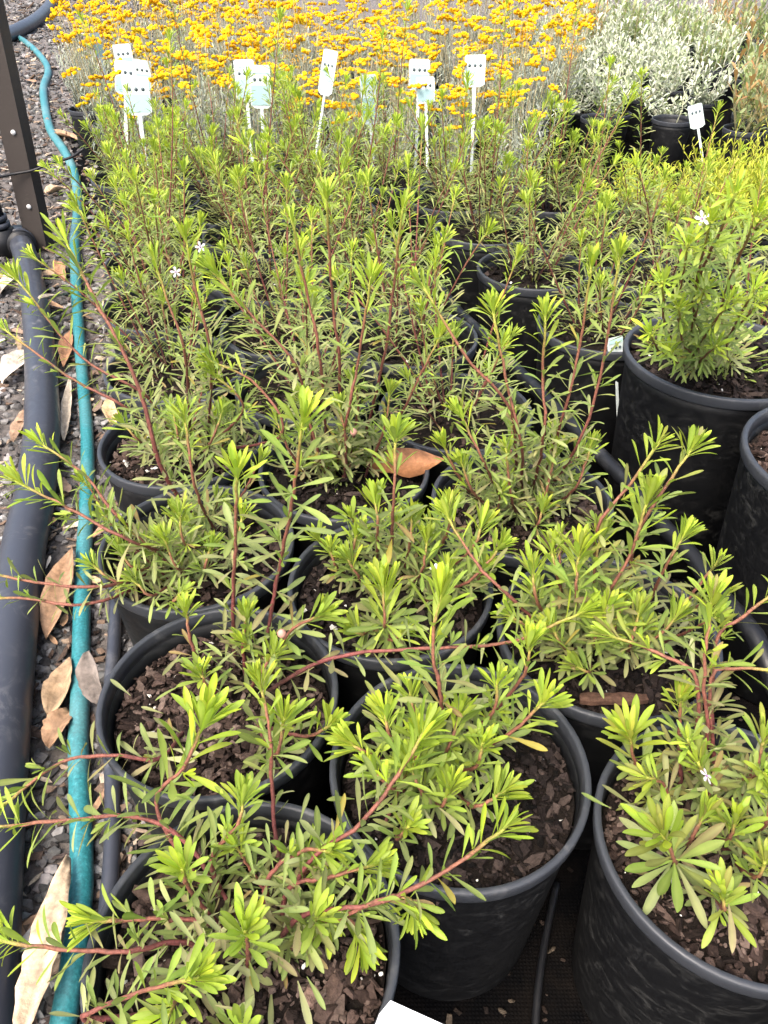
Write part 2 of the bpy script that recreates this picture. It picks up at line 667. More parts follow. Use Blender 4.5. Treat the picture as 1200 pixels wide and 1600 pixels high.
OLD = [(0.20, 0.235, 0.095), (0.245, 0.265, 0.13), (0.15, 0.195, 0.068), (0.29, 0.29, 0.16), (0.235, 0.215, 0.12), (0.25, 0.20, 0.115)]
MID = [(0.18, 0.265, 0.045), (0.15, 0.24, 0.045), (0.22, 0.29, 0.062)]
YNG = [(0.325, 0.42, 0.022), (0.275, 0.395, 0.028), (0.38, 0.44, 0.03)]


def leaf_color(t, tone=0.0, tint=None):
    """t = 0 oldest, 1 youngest"""
    if t < 0.55:
        c = lerp3(RNG.choice(OLD), RNG.choice(MID), max(0, t) / 0.55)
    else:
        c = lerp3(RNG.choice(MID), RNG.choice(YNG), (t - 0.55) / 0.45)
    k = RNG.uniform(0.80, 1.36) * (1 + tone)
    c = tuple(q * k for q in c)
    if RNG.random() < 0.025 and t < 0.6:
        c = RNG.choice([(0.36, 0.28, 0.06), (0.22, 0.13, 0.06), (0.30, 0.20, 0.10)])
    if tint and RNG.random() < tint[1]:
        c = lerp3(c, tint[0], RNG.uniform(0.2, 0.8))
    return c


def leaf_basis(T, Rd, ang, up=0.18):
    d = math.cos(ang) * T + math.sin(ang) * Rd + np.array([0, 0, up])
    d /= np.linalg.norm(d)
    n = math.sin(ang) * T - math.cos(ang) * Rd + np.array([0, 0, 1.25])
    n -= d * n.dot(d)
    n /= np.linalg.norm(n) + 1e-9
    s = np.cross(n, d)
    return np.stack([d, s, n], 1)      # columns: along, across, normal


class Plant:
    """a potted plant: Empty > pot, potting_mix, stems (> leaves)"""
    def __init__(s, root, base, objs=0, hi=True):
        s.root, s.base, s.left, s.hi = root, np.array(base, float), objs, hi
        s.mb = MB()          # leaves too small to pick apart
        s.n = 0

    def put_leaf(s, o, B, L, W, col, stem, single=True):
        p = o - s.base
        if single and s.left > 0 and RNG.random() < 0.42:
            s.left -= 1
            ob = bpy.data.objects.new('leaf', RNG.choice(LEAFME))
            COL.objects.link(ob)
            ob.parent = stem
            Mx = np.eye(4)
            Mx[:3, 0] = B[:, 0] * L
            Mx[:3, 1] = B[:, 1] * W / AR0
            Mx[:3, 2] = B[:, 2] * L
            Mx[:3, 3] = p
            ob.matrix_basis = Matrix(Mx.tolist())
            ob.color = (*col, 1)
            return
        V, A, F = RNG.choice(HI if s.hi else LO)
        P = (V * np.array([L, W / AR0, L])) @ B.T + p
        s.mb.add(P, F, np.concatenate([np.tile(np.array(col), (len(V), 1)), A[:, None]], 1))

    def stem(s, pts, r0=0.0019, r1=0.0011, ds=0.0027, L=0.0275, ar=0.165, young=0.0, bare=0.06, rosette=17, tone=0.0, tint=None, side=0.10, red=1.0, spread=1.0, ros=0.95, single=True, segs=6):
        n = 26 if s.hi else 12
        L *= RNG.uniform(0.85, 1.08); ros *= RNG.uniform(0.6, 1.1); rosette = int(rosette * RNG.uniform(0.8, 1.3))
        P, Ln = spline(pts, n)
        if s.hi:
            P[2:-1] += NR.normal(0, 0.00035, P[2:-1].shape)
        T, N, Bn = frames(P)
        q = np.linspace(0, 1, n)
        g0 = np.array([0.06, 0.034, 0.026]); g1 = np.array([0.15, 0.042, 0.040]); g2 = np.array([0.20, 0.085, 0.05]); g3 = np.array([0.30, 0.34, 0.05])
        if red < 0.5:
            g1 = np.array([0.17, 0.09, 0.05])
        cols = np.array([np.array([np.interp(x, [0, 0.3, 0.86, 1.0], [g0[k], g1[k], g2[k], g3[k]]) for k in range(3)]) for x in q])
        m = MB()
        tube(m, P - s.base, (r0 + (r1 - r0) * q) * NR.uniform(0.88, 1.12, n), segs if s.hi else 4, cols)
        st = m.build('stem', M['stem'], s.root)
        reg(st)
        nl = max(3, int(Ln * (1 - bare) / ds))
        ph = RNG.uniform(0, 6.28)
        for i in range(nl):
            u = bare + (1 - bare) * (i + RNG.uniform(-0.3, 0.3)) / nl
            u = min(max(u, 0.01), 0.995)
            if RNG.random() < 0.10:
                continue
            x = u * (n - 1); k = min(int(x), n - 2); f = x - k
            o = P[k] * (1 - f) + P[k + 1] * f
            t = T[k] * (1 - f) + T[k + 1] * f
            a = ph + i * 2.39996 + RNG.gauss(0, 0.25)
            rd = math.cos(a) * N[k] + math.sin(a) * Bn[k]
            d_end = (1 - u) * Ln
            near = max(0.0, 1 - d_end / 0.065)
            ang = (1.25 - 0.55 * near) * spread + RNG.gauss(0, 0.16)
            B = leaf_basis(t, rd, ang)
            Lf = L * RNG.uniform(0.62, 1.12) * (1 - 0.12 * near)
            age = min(1, max(0.0, 0.05 + young + 0.55 * u * u + 0.45 * near + RNG.gauss(0, 0.10)))
            s.put_leaf(o + rd * r1, B, Lf, Lf * ar * RNG.uniform(0.85, 1.15), leaf_color(age, tone, tint), st, single)
            if RNG.random() < side and near < 0.6:      # a tuft of new leaves in the axil
                for j in range(RNG.randint(3, 5)):
                    a2 = RNG.uniform(0, 6.28)
                    ax = 0.6 * t + 0.8 * rd; ax /= np.linalg.norm(ax)
                    e1 = np.cross(ax, t); e1 /= np.linalg.norm(e1) + 1e-9
                    e2 = np.cross(ax, e1)
                    B2 = leaf_basis(ax, math.cos(a2) * e1 + math.sin(a2) * e2, RNG.uniform(0.3, 0.8))
                    l2 = L * RNG.uniform(0.3, 0.55)
                    s.put_leaf(o + rd * 0.003, B2, l2, l2 * ar * 1.2, leaf_color(min(1, age + 0.3), tone, tint), st, False)
        o = P[-1]; t = T[-1]
        for j in range(rosette):
            u = j / max(1, rosette - 1)
            a = ph + j * 2.39996
            rd = math.cos(a) * N[-1] + math.sin(a) * Bn[-1]
            ang = (ros - 0.75 * ros * u) * spread + RNG.gauss(0, 0.1)
            B = leaf_basis(t, rd, ang, 0.08)
            Lf = L * (1.0 - 0.45 * u) * RNG.uniform(0.8, 1.05)
            s.put_leaf(o - t * 0.010 * (1 - u) + rd * r1 * 0.6, B, Lf, Lf * ar * RNG.uniform(0.95, 1.2), leaf_color(min(1, 0.72 + 0.28 * u + young * 0.5 + RNG.gauss(0, 0.06)), tone, tint), st, single)
        return st

    def done(s):
        if s.mb.n:
            f = s.mb.build('foliage', M['leaf'], s.root)
            f['kind'] = 'stuff'
            reg(f)
        return s.root


def petal_flower(name, parent, p, r, nrm, col=(0.72, 0.68, 0.76)):
    m = MB()
    nrm = np.array(nrm, float); nrm /= np.linalg.norm(nrm)
    e1 = np.cross(nrm, [0.3, 0.2, 0.9]); e1 /= np.linalg.norm(e1)
    e2 = np.cross(nrm, e1)
    V, A, F = leaf_template([0, 0.3, 0.6, 0.85, 1.0], -0.8, 0.2, 0.1)
    for j in range(5):
        a = j * 2 * math.pi / 5 + 0.2
        rd = math.cos(a) * e1 + math.sin(a) * e2
        d = rd + nrm * 0.25; d /= np.linalg.norm(d)
        n = nrm - d * nrm.dot(d); n /= np.linalg.norm(n)
        B = np.stack([d, np.cross(n, d), n], 1)
        m.add((V * np.array([r, r * 0.48 / AR0, r])) @ B.T + p, F, (*col, 0))
    m.add(ICO * r * 0.16 + p + nrm * r * 0.05, ICOF, (0.35, 0.2, 0.4, 0))
    return m.build(name, M['petal'], parent)


# ------------------------------------------------------------------ the rows of green shrubs
RP, HP = 0.0985, 0.24
A1 = (0.192, -0.062)
A2 = (-0.052, 0.192)
GREEN_GROUP = 'green shrubs in black pots'


def place(base, i, j):
    return base[0] + A1[0] * i + A2[0] * j, base[1] + A1[1] * i + A2[1] * j


Apos = (0.057, 0.334)
POS = {'C': (-0.088, 0.208), 'B': (-0.136, 0.403), 'A': (0.057, 0.336), 'D': (0.247, 0.277), 'E': (0.006, 0.533), 'F': (0.200, 0.472), 'K': (-0.190, 0.592), 'G': (0.150, 0.664),
       'L': (-0.245, 0.782), 'M': (-0.046, 0.724)}


def green_root(key, label, x, y, R=RP, H=HP, z=ZG):
    r = empty('potted_shrub', (x, y, z), 0)
    tag(r, label, 'potted shrub', GREEN_GROUP)
    return r


REDTINT = ((0.17, 0.10, 0.06), 0.30)
YELTINT = ((0.44, 0.36, 0.08), 0.35)

# front pots: each stem is given as the points it passes in space (picture direction, height above ground)
FRONT = {
 'C': dict(label='nearest bottom-left shrub, sprawling stems hanging over its pot and the green hose', dark=False, big=0.95, nchip=2000,
    stems=[
     ((0.02, 0.0), [(470, 1432, .218), (600, 1408, .243), (700, 1358, .255), (795, 1288, .262)], {}),
     ((0.03, 0.03), [(480, 1350, .225), (560, 1290, .252), (625, 1205, .270), (668, 1135, .282)], {}),
     ((-0.02, 0.03), [(300, 1325, .205), (212, 1276, .222), (100, 1282, .226), (-40, 1296, .222)], dict(young=-.05)),
     ((-0.03, 0.04), [(245, 1265, .222), (290, 1195, .250), (322, 1120, .275)], dict(young=.2, L=.038)),
     ((-0.01, 0.01), [(330, 1442, .198), (235, 1436, .214), (140, 1440, .224)], {}),
     ((-0.02, -0.01), [(290, 1472, .2), (190, 1487, .214), (60, 1480, .222), (-5, 1468, .224)], {}),
     ((-0.05, -0.04), [(130, 1592, .2), (215, 1552, .226), (312, 1525, .25)], {}),
     ((0.0, -0.01), [(388, 1490, .215), (384, 1452, .25)], dict(L=.036)),
     ((-0.02, 0.02), [(300, 1395, .215), (284, 1358, .25)], {}),
     ((0.025, 0.065), [(426, 1250, .205), (422, 1150, .25), (405, 1062, .285)], dict(ds=0.0040)),
     ((0.03, 0.0), [(490, 1442, .215), (548, 1440, .225), (565, 1478, .215)], dict(L=.03)),
     ((0.03, 0.01), [(560, 1420, .235), (630, 1400, .245), (648, 1432, .235)], dict(L=.026)),
     ((0.01, 0.03), [(420, 1370, .21), (470, 1330, .23), (520, 1330, .24)], dict(young=-.1)),
     ((0.03, 0.02), [(450, 1390, .21), (520, 1370, .23), (590, 1350, .235)], dict(young=-.1)),
     ((-0.01, -0.03), [(300, 1530, .2), (260, 1590, .215)], {}),
     ((-0.01, 0.03), [(330, 1350, .21), (370, 1290, .235), (380, 1245, .25)], dict(young=-.1)),
    ]),
 'B': dict(label='shrub with two tall red stems, second pot from the bottom beside the green hose', dark=False, big=1.0, nchip=2000,
    stems=[
     ((0.005, 0.06), [(364, 960, .225), (367, 860, .305), (370, 735, .385)], dict(ds=0.0038)),
     ((0.04, 0.055), [(428, 930, .250), (452, 810, .340), (474, 655, .430)], dict(L=.036, ds=0.0038)),
     ((0.04, -0.01), [(430, 1180, .215), (445, 1120, .250)], dict(L=.034, young=.1)),
     ((-0.04, -0.02), [(250, 1185, .198), (180, 1180, .208), (95, 1192, .205), (-10, 1270, .20)], dict(young=-.15)),
     ((0.05, 0.03), [(490, 1038, .222), (580, 1018, .243), (700, 1012, .253), (800, 1003, .258), (915, 955, .275)], dict(ds=0.0040, L=.030)),
     ((-0.03, 0.05), [(298, 1000, .222), (290, 950, .25)], dict(ds=0.0040, L=.026)),
     ((0.0, 0.03), [(330, 1080, .20), (312, 1050, .222)], dict(young=-.1)),
     ((0.03, 0.03), [(400, 1060, .20), (430, 1020, .225)], dict(young=-.1)),
     ((0.05, -0.02), [(480, 1150, .205), (520, 1130, .22)], dict(L=.026)),
     ((0.02, 0.05), [(380, 1010, .21), (385, 960, .24)], dict(young=-.1)),
     ((0.05, 0.05), [(450, 990, .225), (505, 960, .25)], dict(young=-.1)),
    ]),
 'A': dict(label='leafy shrub in the front middle pot with bare dark mix on the right', dark=True, big=1.0, nchip=2000,
    stems=[
     ((-0.02, 0.055), [(690, 1100, .262), (676, 1010, .312), (690, 925, .347)], dict(L=.034)),
     ((-0.05, 0.03), [(610, 1150, .232), (600, 1110, .25)], {}),
     ((0.0, 0.03), [(790, 1150, .235), (855, 1092, .272)], dict(L=.027)),
     ((-0.01, 0.045), [(765, 1120, .245), (778, 1062, .28)], {}),
     ((0.02, 0.06), [(815, 1060, .25), (828, 1000, .282)], {}),
     ((-0.03, 0.0), [(650, 1200, .225), (655, 1150, .262)], dict(L=.036, young=.1)),
     ((-0.03, -0.01), [(690, 1260, .215), (705, 1225, .235)], {}),
     ((-0.05, -0.01), [(610, 1230, .21), (575, 1195, .225)], {}),
     ((-0.02, 0.02), [(740, 1200, .22), (755, 1160, .248)], {}),
     ((-0.06, 0.02), [(580, 1180, .215), (545, 1160, .225)], {}),
     ((-0.05, -0.03), [(620, 1310, .205), (640, 1290, .23)], dict(young=-.1)),
     ((-0.04, 0.01), [(660, 1240, .22), (640, 1190, .24)], {}),
     ((-0.02, 0.03), [(700, 1170, .235), (720, 1110, .26)], {}),
     ((-0.01, 0.0), [(740, 1260, .21), (790, 1235, .225)], dict(young=-.1, L=.026)),
     ((-0.03, 0.04), [(650, 1120, .24), (640, 1075, .26)], dict(young=-.1)),
    ]),
 'D': dict(label='bronze-tipped shrub with a white flower in the bottom-right corner pot', dark=False, big=0.95, nchip=2000, tint=REDTINT,
    stems=[
     ((-0.06, 0.0), [(1055, 1345, .235), (1034, 1302, .272)], dict(L=.040, rosette=22, young=.1)),
     ((-0.02, 0.07), [(1104, 1160, .225), (1100, 1050, .285), (1113, 935, .335)], dict(ds=0.0045, L=.031)),
     ((-0.03, 0.06), [(1062, 1150, .225), (1064, 1085, .262)], dict(tint=YELTINT)),
     ((-0.06, 0.05), [(995, 1200, .215), (984, 1150, .248)], dict(tint=YELTINT, L=.036)),
     ((-0.03, -0.02), [(1130, 1420, .215), (1128, 1395, .235)], dict(L=.03)),
     ((-0.01, 0.02), [(1140, 1310, .225), (1150, 1280, .25)], {}),
     ((0.02, 0.03), [(1195, 1290, .23), (1205, 1235, .26)], {}),
     ((0.01, 0.08), [(1118, 1010, .275), (1160, 965, .295), (1220, 915, .31)], dict(ds=0.0040)),
     ((-0.02, 0.07), [(1090, 1070, .27), (1030, 1022, .28), (950, 992, .275)], dict(ds=0.0045, young=-.15)),
     ((0.01, 0.06), [(1110, 1070, .265), (1150, 1045, .275), (1220, 1050, .28)], dict(ds=0.0040, young=-.15)),
     ((-0.05, 0.03), [(1040, 1230, .22), (1010, 1215, .235)], dict(young=-.15)),
     ((-0.02, 0.04), [(1110, 1230, .22), (1090, 1190, .245)], dict(young=-.1)),
     ((0.0, 0.0), [(1180, 1370, .22), (1195, 1345, .24)], {}),
     ((-0.04, 0.01), [(1080, 1310, .22), (1105, 1270, .24)], dict(young=-.1)),
     ((0.02, 0.05), [(1180, 1200, .23), (1195, 1150, .255)], dict(young=-.1)),
    ]),
 'E': dict(label='bushy shrub with a small white flower, in the pot behind the front middle one', dark=True, big=1.0, nchip=2000,
    stems=[
     ((0.0, 0.05), [(614, 800, .298), (620, 675, .365)], dict(L=.031, ds=0.0034)),
     ((0.0, 0.0), [(602, 980, .235), (598, 912, .275)], dict(L=.036, rosette=18, young=.1)),
     ((-0.06, 0.05), [(525, 885, .22), (515, 852, .238)], dict(L=.024)),
     ((-0.04, 0.04), [(548, 880, .222), (560, 830, .25)], dict(L=.026)),
     ((0.05, 0.06), [(700, 830, .268), (702, 785, .292)], {}),
     ((0.06, 0.04), [(735, 860, .255), (755, 815, .278)], {}),
     ((-0.02, 0.06), [(590, 830, .272), (585, 775, .30)], {}),
     ((0.03, 0.03), [(660, 890, .242), (668, 840, .27)], {}),
     ((0.04, 0.0), [(690, 930, .235), (700, 885, .258)], dict(young=-.1)),
     ((0.05, 0.02), [(730, 910, .24), (785, 850, .275)], {}),
     ((-0.03, 0.02), [(560, 900, .222), (540, 870, .24)], dict(young=-.1, L=.024)),
     ((0.02, 0.05), [(640, 850, .26), (645, 800, .285)], {}),
     ((0.0, -0.03), [(610, 1000, .21), (640, 985, .225)], dict(young=-.1, L=.025)),
     ((-0.02, -0.03), [(570, 990, .21), (550, 985, .22)], dict(young=-.1, L=.025)),
    ]),
 'F': dict(label='wide bushy shrub with red stems reaching right, behind the bottom-right corner pot', dark=True, big=1.0, nchip=2000, tint=((0.18, 0.125, 0.075), 0.22),
    stems=[
     ((0.0, 0.03), [(950, 930, .272), (985, 865, .315), (1014, 778, .362)], dict(L=.033, ds=0.0034)),
     ((0.02, 0.06), [(930, 840, .315), (990, 750, .362), (1032, 688, .392)], dict(ds=0.0040, L=.027)),
     ((0.03, 0.05), [(1000, 830, .325), (1045, 755, .362), (1084, 695, .388)], dict(ds=0.0045, L=.027)),
     ((0.05, 0.03), [(1040, 885, .285), (1072, 832, .312)], dict(ds=0.0040, L=.026)),
     ((-0.02, 0.03), [(900, 930, .275), (905, 858, .315)], dict(L=.034, young=.05)),
     ((-0.05, 0.03), [(840, 940, .262), (832, 885, .29)], {}),
     ((-0.05, 0.0), [(815, 950, .25), (745, 880, .282), (695, 800, .312)], dict(ds=0.0045)),
     ((0.0, 0.0), [(930, 1000, .245), (950, 945, .28)], {}),
     ((0.03, 0.0), [(985, 1010, .24), (1000, 950, .272)], dict(young=-.1)),
     ((-0.03, 0.0), [(880, 1010, .235), (860, 975, .255)], dict(young=-.1)),
     ((-0.02, -0.02), [(920, 1050, .215), (900, 1040, .225)], dict(young=-.15)),
     ((0.04, 0.01), [(1020, 1000, .235), (1060, 960, .258)], dict(young=-.15)),
     ((-0.03, 0.05), [(870, 900, .28), (862, 850, .305)], {}),
     ((0.0, 0.05), [(930, 890, .292), (940, 830, .322)], dict(young=-.1)),
     ((-0.05, 0.02), [(830, 980, .24), (790, 960, .25)], {}),
     ((0.02, 0.02), [(960, 980, .25), (975, 930, .27)], dict(young=-.1)),
    ]),
 'K': dict(label='grey-green shrub leaning left across the green hose, third pot from the bottom', dark=False, big=1.1, nchip=1000,
    stems=[
     ((-0.03, 0.0), [(170, 915, .215), (60, 910, .222), (-30, 893, .224)], dict(ds=0.0045, young=-.15)),
     ((-0.03, -0.01), [(150, 942, .208), (40, 935, .212), (-30, 935, .21)], dict(ds=0.0049, young=-.15)),
     ((-0.02, 0.02), [(215, 850, .262), (120, 800, .292), (25, 752, .312)], dict(L=.034)),
     ((0.0, 0.06), [(256, 740, .282), (215, 600, .372), (150, 470, .436), (100, 372, .468)], dict(r0=.0026, L=.031, ds=0.0025)),
     ((0.02, 0.05), [(308, 770, .285), (287, 645, .362)], dict(L=.034)),
     ((0.0, 0.0), [(280, 890, .225), (255, 840, .262)], dict(young=-.1)),
     ((-0.04, 0.01), [(215, 890, .22), (185, 855, .245)], dict(young=-.2)),
     ((-0.02, -0.02), [(240, 930, .208), (205, 905, .225)], dict(young=-.25)),
     ((0.02, 0.0), [(320, 890, .22), (330, 850, .245)], dict(young=-.1)),
     ((-0.03, 0.04), [(200, 820, .26), (130, 740, .30), (60, 690, .32)], dict(ds=0.0040)),
     ((-0.05, 0.0), [(190, 910, .215), (140, 880, .235)], dict(young=-.25)),
     ((0.01, 0.03), [(290, 850, .25), (280, 800, .285)], dict(young=-.1)),
     ((-0.01, -0.04), [(270, 940, .205), (285, 925, .225)], dict(young=-.2)),
     ((0.04, 0.03), [(370, 850, .24), (380, 800, .27)], {}),
    ]),
 'G': dict(label='shrub with several long red stems, in the pot left of the large right-hand pots', dark=False, big=1.1, nchip=1000,
    stems=[
     ((0.02, 0.03), [(850, 680, .315), (848, 590, .37), (852, 490, .43)], dict(ds=0.0032)),
     ((0.04, 0.04), [(900, 700, .30), (935, 600, .37), (970, 390, .49)], dict(ds=0.0032)),
     ((0.0, 0.04), [(800, 650, .335), (730, 560, .395), (655, 440, .455)], dict(ds=0.0036)),
     ((0.03, 0.04), [(880, 650, .33), (905, 540, .40), (925, 410, .475)], dict(ds=0.0032)),
     ((-0.02, 0.03), [(760, 730, .28), (715, 640, .335)], {}),
     ((0.0, 0.0), [(800, 780, .24), (790, 700, .30)], dict(young=-.1)),
     ((0.03, 0.0), [(850, 780, .235), (870, 700, .29)], dict(young=-.1)),
     ((-0.03, 0.0), [(740, 770, .24), (720, 720, .275)], dict(young=-.1)),
     ((0.01, 0.05), [(815, 700, .30), (790, 590, .37), (770, 480, .43)], dict(ds=0.0038)),
     ((0.05, 0.02), [(900, 760, .25), (925, 690, .295)], dict(young=-.15)),
     ((0.02, -0.02), [(840, 820, .215), (850, 790, .235)], dict(young=-.15)),
     ((-0.05, 0.02), [(720, 750, .245), (690, 690, .29)], {}),
    ]),
 'L': dict(label='shrub with stems spreading both ways, fourth pot from the bottom beside the green hose', dark=False, big=1.1, nchip=1000,
    stems=[
     ((-0.02, 0.03), [(230, 620, .30), (130, 560, .345), (20, 430, .42)], dict(ds=0.0036)),
     ((-0.03, 0.02), [(200, 640, .285), (110, 590, .31), (0, 510, .35)], dict(ds=0.0036)),
     ((0.0, 0.05), [(290, 560, .345), (262, 470, .405), (240, 400, .445)], dict(ds=0.0036)),
     ((0.03, 0.03), [(380, 640, .285), (330, 580, .33)], dict(L=.03, young=.1)),
     ((0.05, 0.02), [(440, 680, .265), (400, 600, .32), (320, 560, .345)], dict(ds=0.0036)),
     ((0.0, 0.0), [(280, 690, .25), (270, 640, .285)], dict(young=-.2)),
     ((0.03, 0.0), [(330, 690, .25), (350, 640, .28)], dict(young=-.2)),
     ((-0.04, 0.0), [(220, 690, .25), (190, 660, .275)], dict(young=-.2)),
     ((0.03, 0.06), [(330, 560, .34), (305, 450, .415), (290, 370, .465)], dict(ds=0.0040)),
    ]),
 'M': dict(label='shrub with a curled tan leaf lying in its pot, in the middle of the picture', dark=True, big=1.0, nchip=1000,
    stems=[
     ((-0.02, 0.02), [(545, 640, .30), (560, 560, .355), (580, 432, .44)], dict(L=.034)),
     ((-0.05, 0.03), [(470, 590, .325), (400, 500, .385), (335, 425, .43)], dict(ds=0.0027, L=.034)),
     ((-0.03, 0.05), [(500, 560, .345), (480, 460, .41), (455, 340, .485)], dict(ds=0.0036)),
     ((0.02, 0.05), [(600, 560, .345), (615, 450, .42), (630, 320, .50)], dict(ds=0.0032)),
     ((0.0, 0.0), [(540, 690, .255), (530, 630, .295)], dict(young=-.2)),
     ((-0.03, 0.0), [(490, 680, .26), (470, 620, .30)], dict(young=-.2)),
     ((0.03, 0.01), [(600, 670, .265), (610, 610, .31)], dict(young=-.15)),
     ((0.0, 0.03), [(560, 640, .285), (550, 590, .325)], dict(young=-.2)),
     ((0.05, 0.04), [(650, 600, .315), (690, 520, .37)], {}),
     ((-0.01, 0.05), [(530, 560, .34), (520, 480, .395), (510, 300, .51)], dict(ds=0.0036)),
     ((-0.05, 0.0), [(450, 700, .25), (430, 650, .28)], dict(young=-.2)),
    ]),
}

LEAF_OBJS = {'C': 300, 'A': 300, 'B': 300, 'D': 290, 'E': 290, 'F': 290, 'K': 260, 'G': 200, 'L': 0, 'M': 0}
FLOWERS = {'E': [(682, 888, .285)], 'D': [(1105, 1212, .265)], 'L': [(313, 386, .44), (275, 425, .42)]}
FRUIT = {'B': [(441, 995, .24)], 'M': [(553, 680, .27)]}
for key, sp in FRONT.items():
    x, y = POS[key]
    root = green_root(key, sp['label'], x, y)
    make_pot(root, RP, HP, RNG.uniform(0.02, 0.028), sp['dark'], sp['nchip'], sp['big'], key)
    root.rotation_euler = (0, 0, 0)
    pl = Plant(root, (x, y, ZG), LEAF_OBJS[key], True)
    for (bx, by), path, kw in sp['stems']:
        kw = dict(kw)
        if key in 'CB':
            kw['ds'] = kw.get('ds', 0.0027) * (1.0 if key == 'C' else 1.3)
        if key in 'KGLM':
            kw['L'] = kw.get('L', 0.0275) * 0.95; kw.setdefault('ar', 0.138)
        kw.setdefault('tint', sp.get('tint'))
        b = np.array([x + bx * 0.7, y + by * 0.7, ZG + HP - 0.026])
        pts = [b] + [np.array(atz(*q)) for q in path]
        if len(path) < 3:
            kw.setdefault('bare', 0.12)
        pl.stem(pts, **kw)
    for i in range({'C': 5, 'B': 1, 'A': 2, 'D': 3, 'E': 6, 'F': 6, 'K': 7}.get(key, 7)):
        (bx, by), path, kw = RNG.choice(sp['stems'])
        a = RNG.uniform(0, 6.28); h = RNG.uniform(0.03, 0.10)
        b = np.array([x + bx * 0.9, y + by * 0.9, ZG + HP - 0.024]) + np.array([RNG.gauss(0, .012), RNG.gauss(0, .012), 0])
        tip = b + np.array([math.cos(a) * h * 0.6, math.sin(a) * h * 0.6, h])
        pl.stem([b, b * 0.5 + tip * 0.5 + np.array([0, 0, -0.004]), tip], young=-0.15, tint=sp.get('tint'), L=0.026, single=False, r0=0.0015, r1=0.0009, rosette=12)
    # low old leaves around the crown
    pr = sp['stems']
    for i in range(35 if key == 'B' else 75):
        (bx, by), path, kw = RNG.choice(pr)
        a = RNG.uniform(0, 6.28); rr = RNG.uniform(0.0, 0.045)
        o = np.array([x + bx * 0.8 + rr * math.cos(a), y + by * 0.8 + rr * math.sin(a), ZG + HP - 0.018 + RNG.uniform(0.0, 0.05)])
        B = leaf_basis(np.array([0, 0, 1.0]), np.array([math.cos(a), math.sin(a), 0]), RNG.uniform(0.9, 1.6), 0.1)
        Lf = RNG.uniform(0.016, 0.03)
        pl.put_leaf(o, B, Lf, Lf * 0.16, leaf_color(RNG.uniform(-0.1, 0.4), 0, sp.get('tint') or ((0.22, 0.17, 0.10), 0.12)), None, False)
    for k, f in enumerate(FLOWERS.get(key, [])):
        p = np.array(atz(*f)) - np.array([x, y, ZG])
        petal_flower('flower', root, p, 0.0056, np.array([0, 0, CAMZ]) - np.array(atz(*f)) + NR.normal(0, 0.35, 3))
    for f in FRUIT.get(key, []):
        p = np.array(atz(*f)) - np.array([x, y, ZG])
        m = MB(); lathe(m, [(0.0002, 0), (0.0026, 0.0008), (0.0038, 0.003), (0.0036, 0.0055), (0.0018, 0.0075), (0.0002, 0.0085)], 10, col=(0.42, 0.22, 0.17, 0), center=(p[0], p[1]), z0=p[2])
        m.build('seed_capsule', M['plain'], root)
    pl.done()


# generic shrubs for the middle and back rows: a few grown forms, each copied and turned
def grow(root, seed, nst, hmin, hmax, lean, H, R, L=0.031, ds=0.0036, hi=False, low=70, tone=0.0, tallest=0, ar=0.14):
    RNG.seed(seed)
    pl = Plant(root, (0, 0, 0), 0, hi)
    for i in range(nst):
        a = RNG.uniform(0, 6.28) if i else 0.5
        r = R * 0.35 * math.sqrt(RNG.random())
        h = RNG.uniform(hmin, hmax)
        if i < tallest:
            h = hmax * 1.55
        ln = lean * RNG.uniform(0.3, 1.2) * h * (0.5 if i < tallest else 1)
        b = np.array([r * math.cos(a), r * math.sin(a), H - 0.02])
        a2 = a + RNG.gauss(0, 0.5)
        d = np.array([math.cos(a2), math.sin(a2), 0])
        bend = RNG.uniform(-0.25, 0.35)
        p1 = b + d * ln * 0.45 + np.array([0, 0, h * 0.4])
        p2 = b + d * ln * (0.8 + bend * 0.3) + np.array([0, 0, h * 0.75])
        p3 = b + d * ln * (1.0 + bend) + np.array([0, 0, h])
        kw = dict(L=L, r0=0.0015, r1=0.0009, ds=ds * (1.1 if i < tallest else 1), rosette=14, ros=0.72, tone=tone, young=0.02 if h > (hmin + hmax) * 0.45 else -0.12, side=0.05, ar=ar, bare=0.10)
        pl.stem([b, p1, p2, p3], **kw)
    for i in range(low):
        a = RNG.uniform(0, 6.28); rr = R * 0.8 * math.sqrt(RNG.random())
        o = np.array([rr * math.cos(a), rr * math.sin(a), H - 0.018 + RNG.uniform(0, 0.07)])
        B = leaf_basis(np.array([0, 0, 1.0]), np.array([math.cos(a), math.sin(a), 0]), RNG.uniform(0.7, 1.5), 0.1)
        Lf = RNG.uniform(0.018, 0.032)
        pl.put_leaf(o, B, Lf, Lf * ar, leaf_color(RNG.uniform(-0.1, 0.35), tone), None, False)
    pl.done()


def proto(name, seed, R, H, pot_kw, **kw):
    root = empty(name, (0, 0, 0))
    make_pot(root, R, H, seg=40, **pot_kw)
    grow(root, seed, H=H, R=R, **kw)
    return root


MIDP = [proto('potted_shrub', 100 + i, RP, HP, dict(nchip=350, drop=0.024, var='m%d' % i, dark=bool(i % 2)), nst=RNG.randint(9, 11), hmin=0.06, hmax=0.255, lean=0.5, hi=False, low=150, L=0.0275, ar=0.13, tone=0.08) for i in range(5)]
BACKP = [proto('potted_shrub', 200 + i, RP, HP, dict(nchip=90, drop=0.024, var='b%d' % i, dark=True), nst=RNG.randint(14, 18), hmin=0.11, hmax=0.235, lean=0.45, hi=False, low=190, tone=0.12, L=0.027, ar=0.135, ds=0.0031, tallest=(1 if i in (0, 2, 3) else 0)) for i in range(5)]
USED = set()


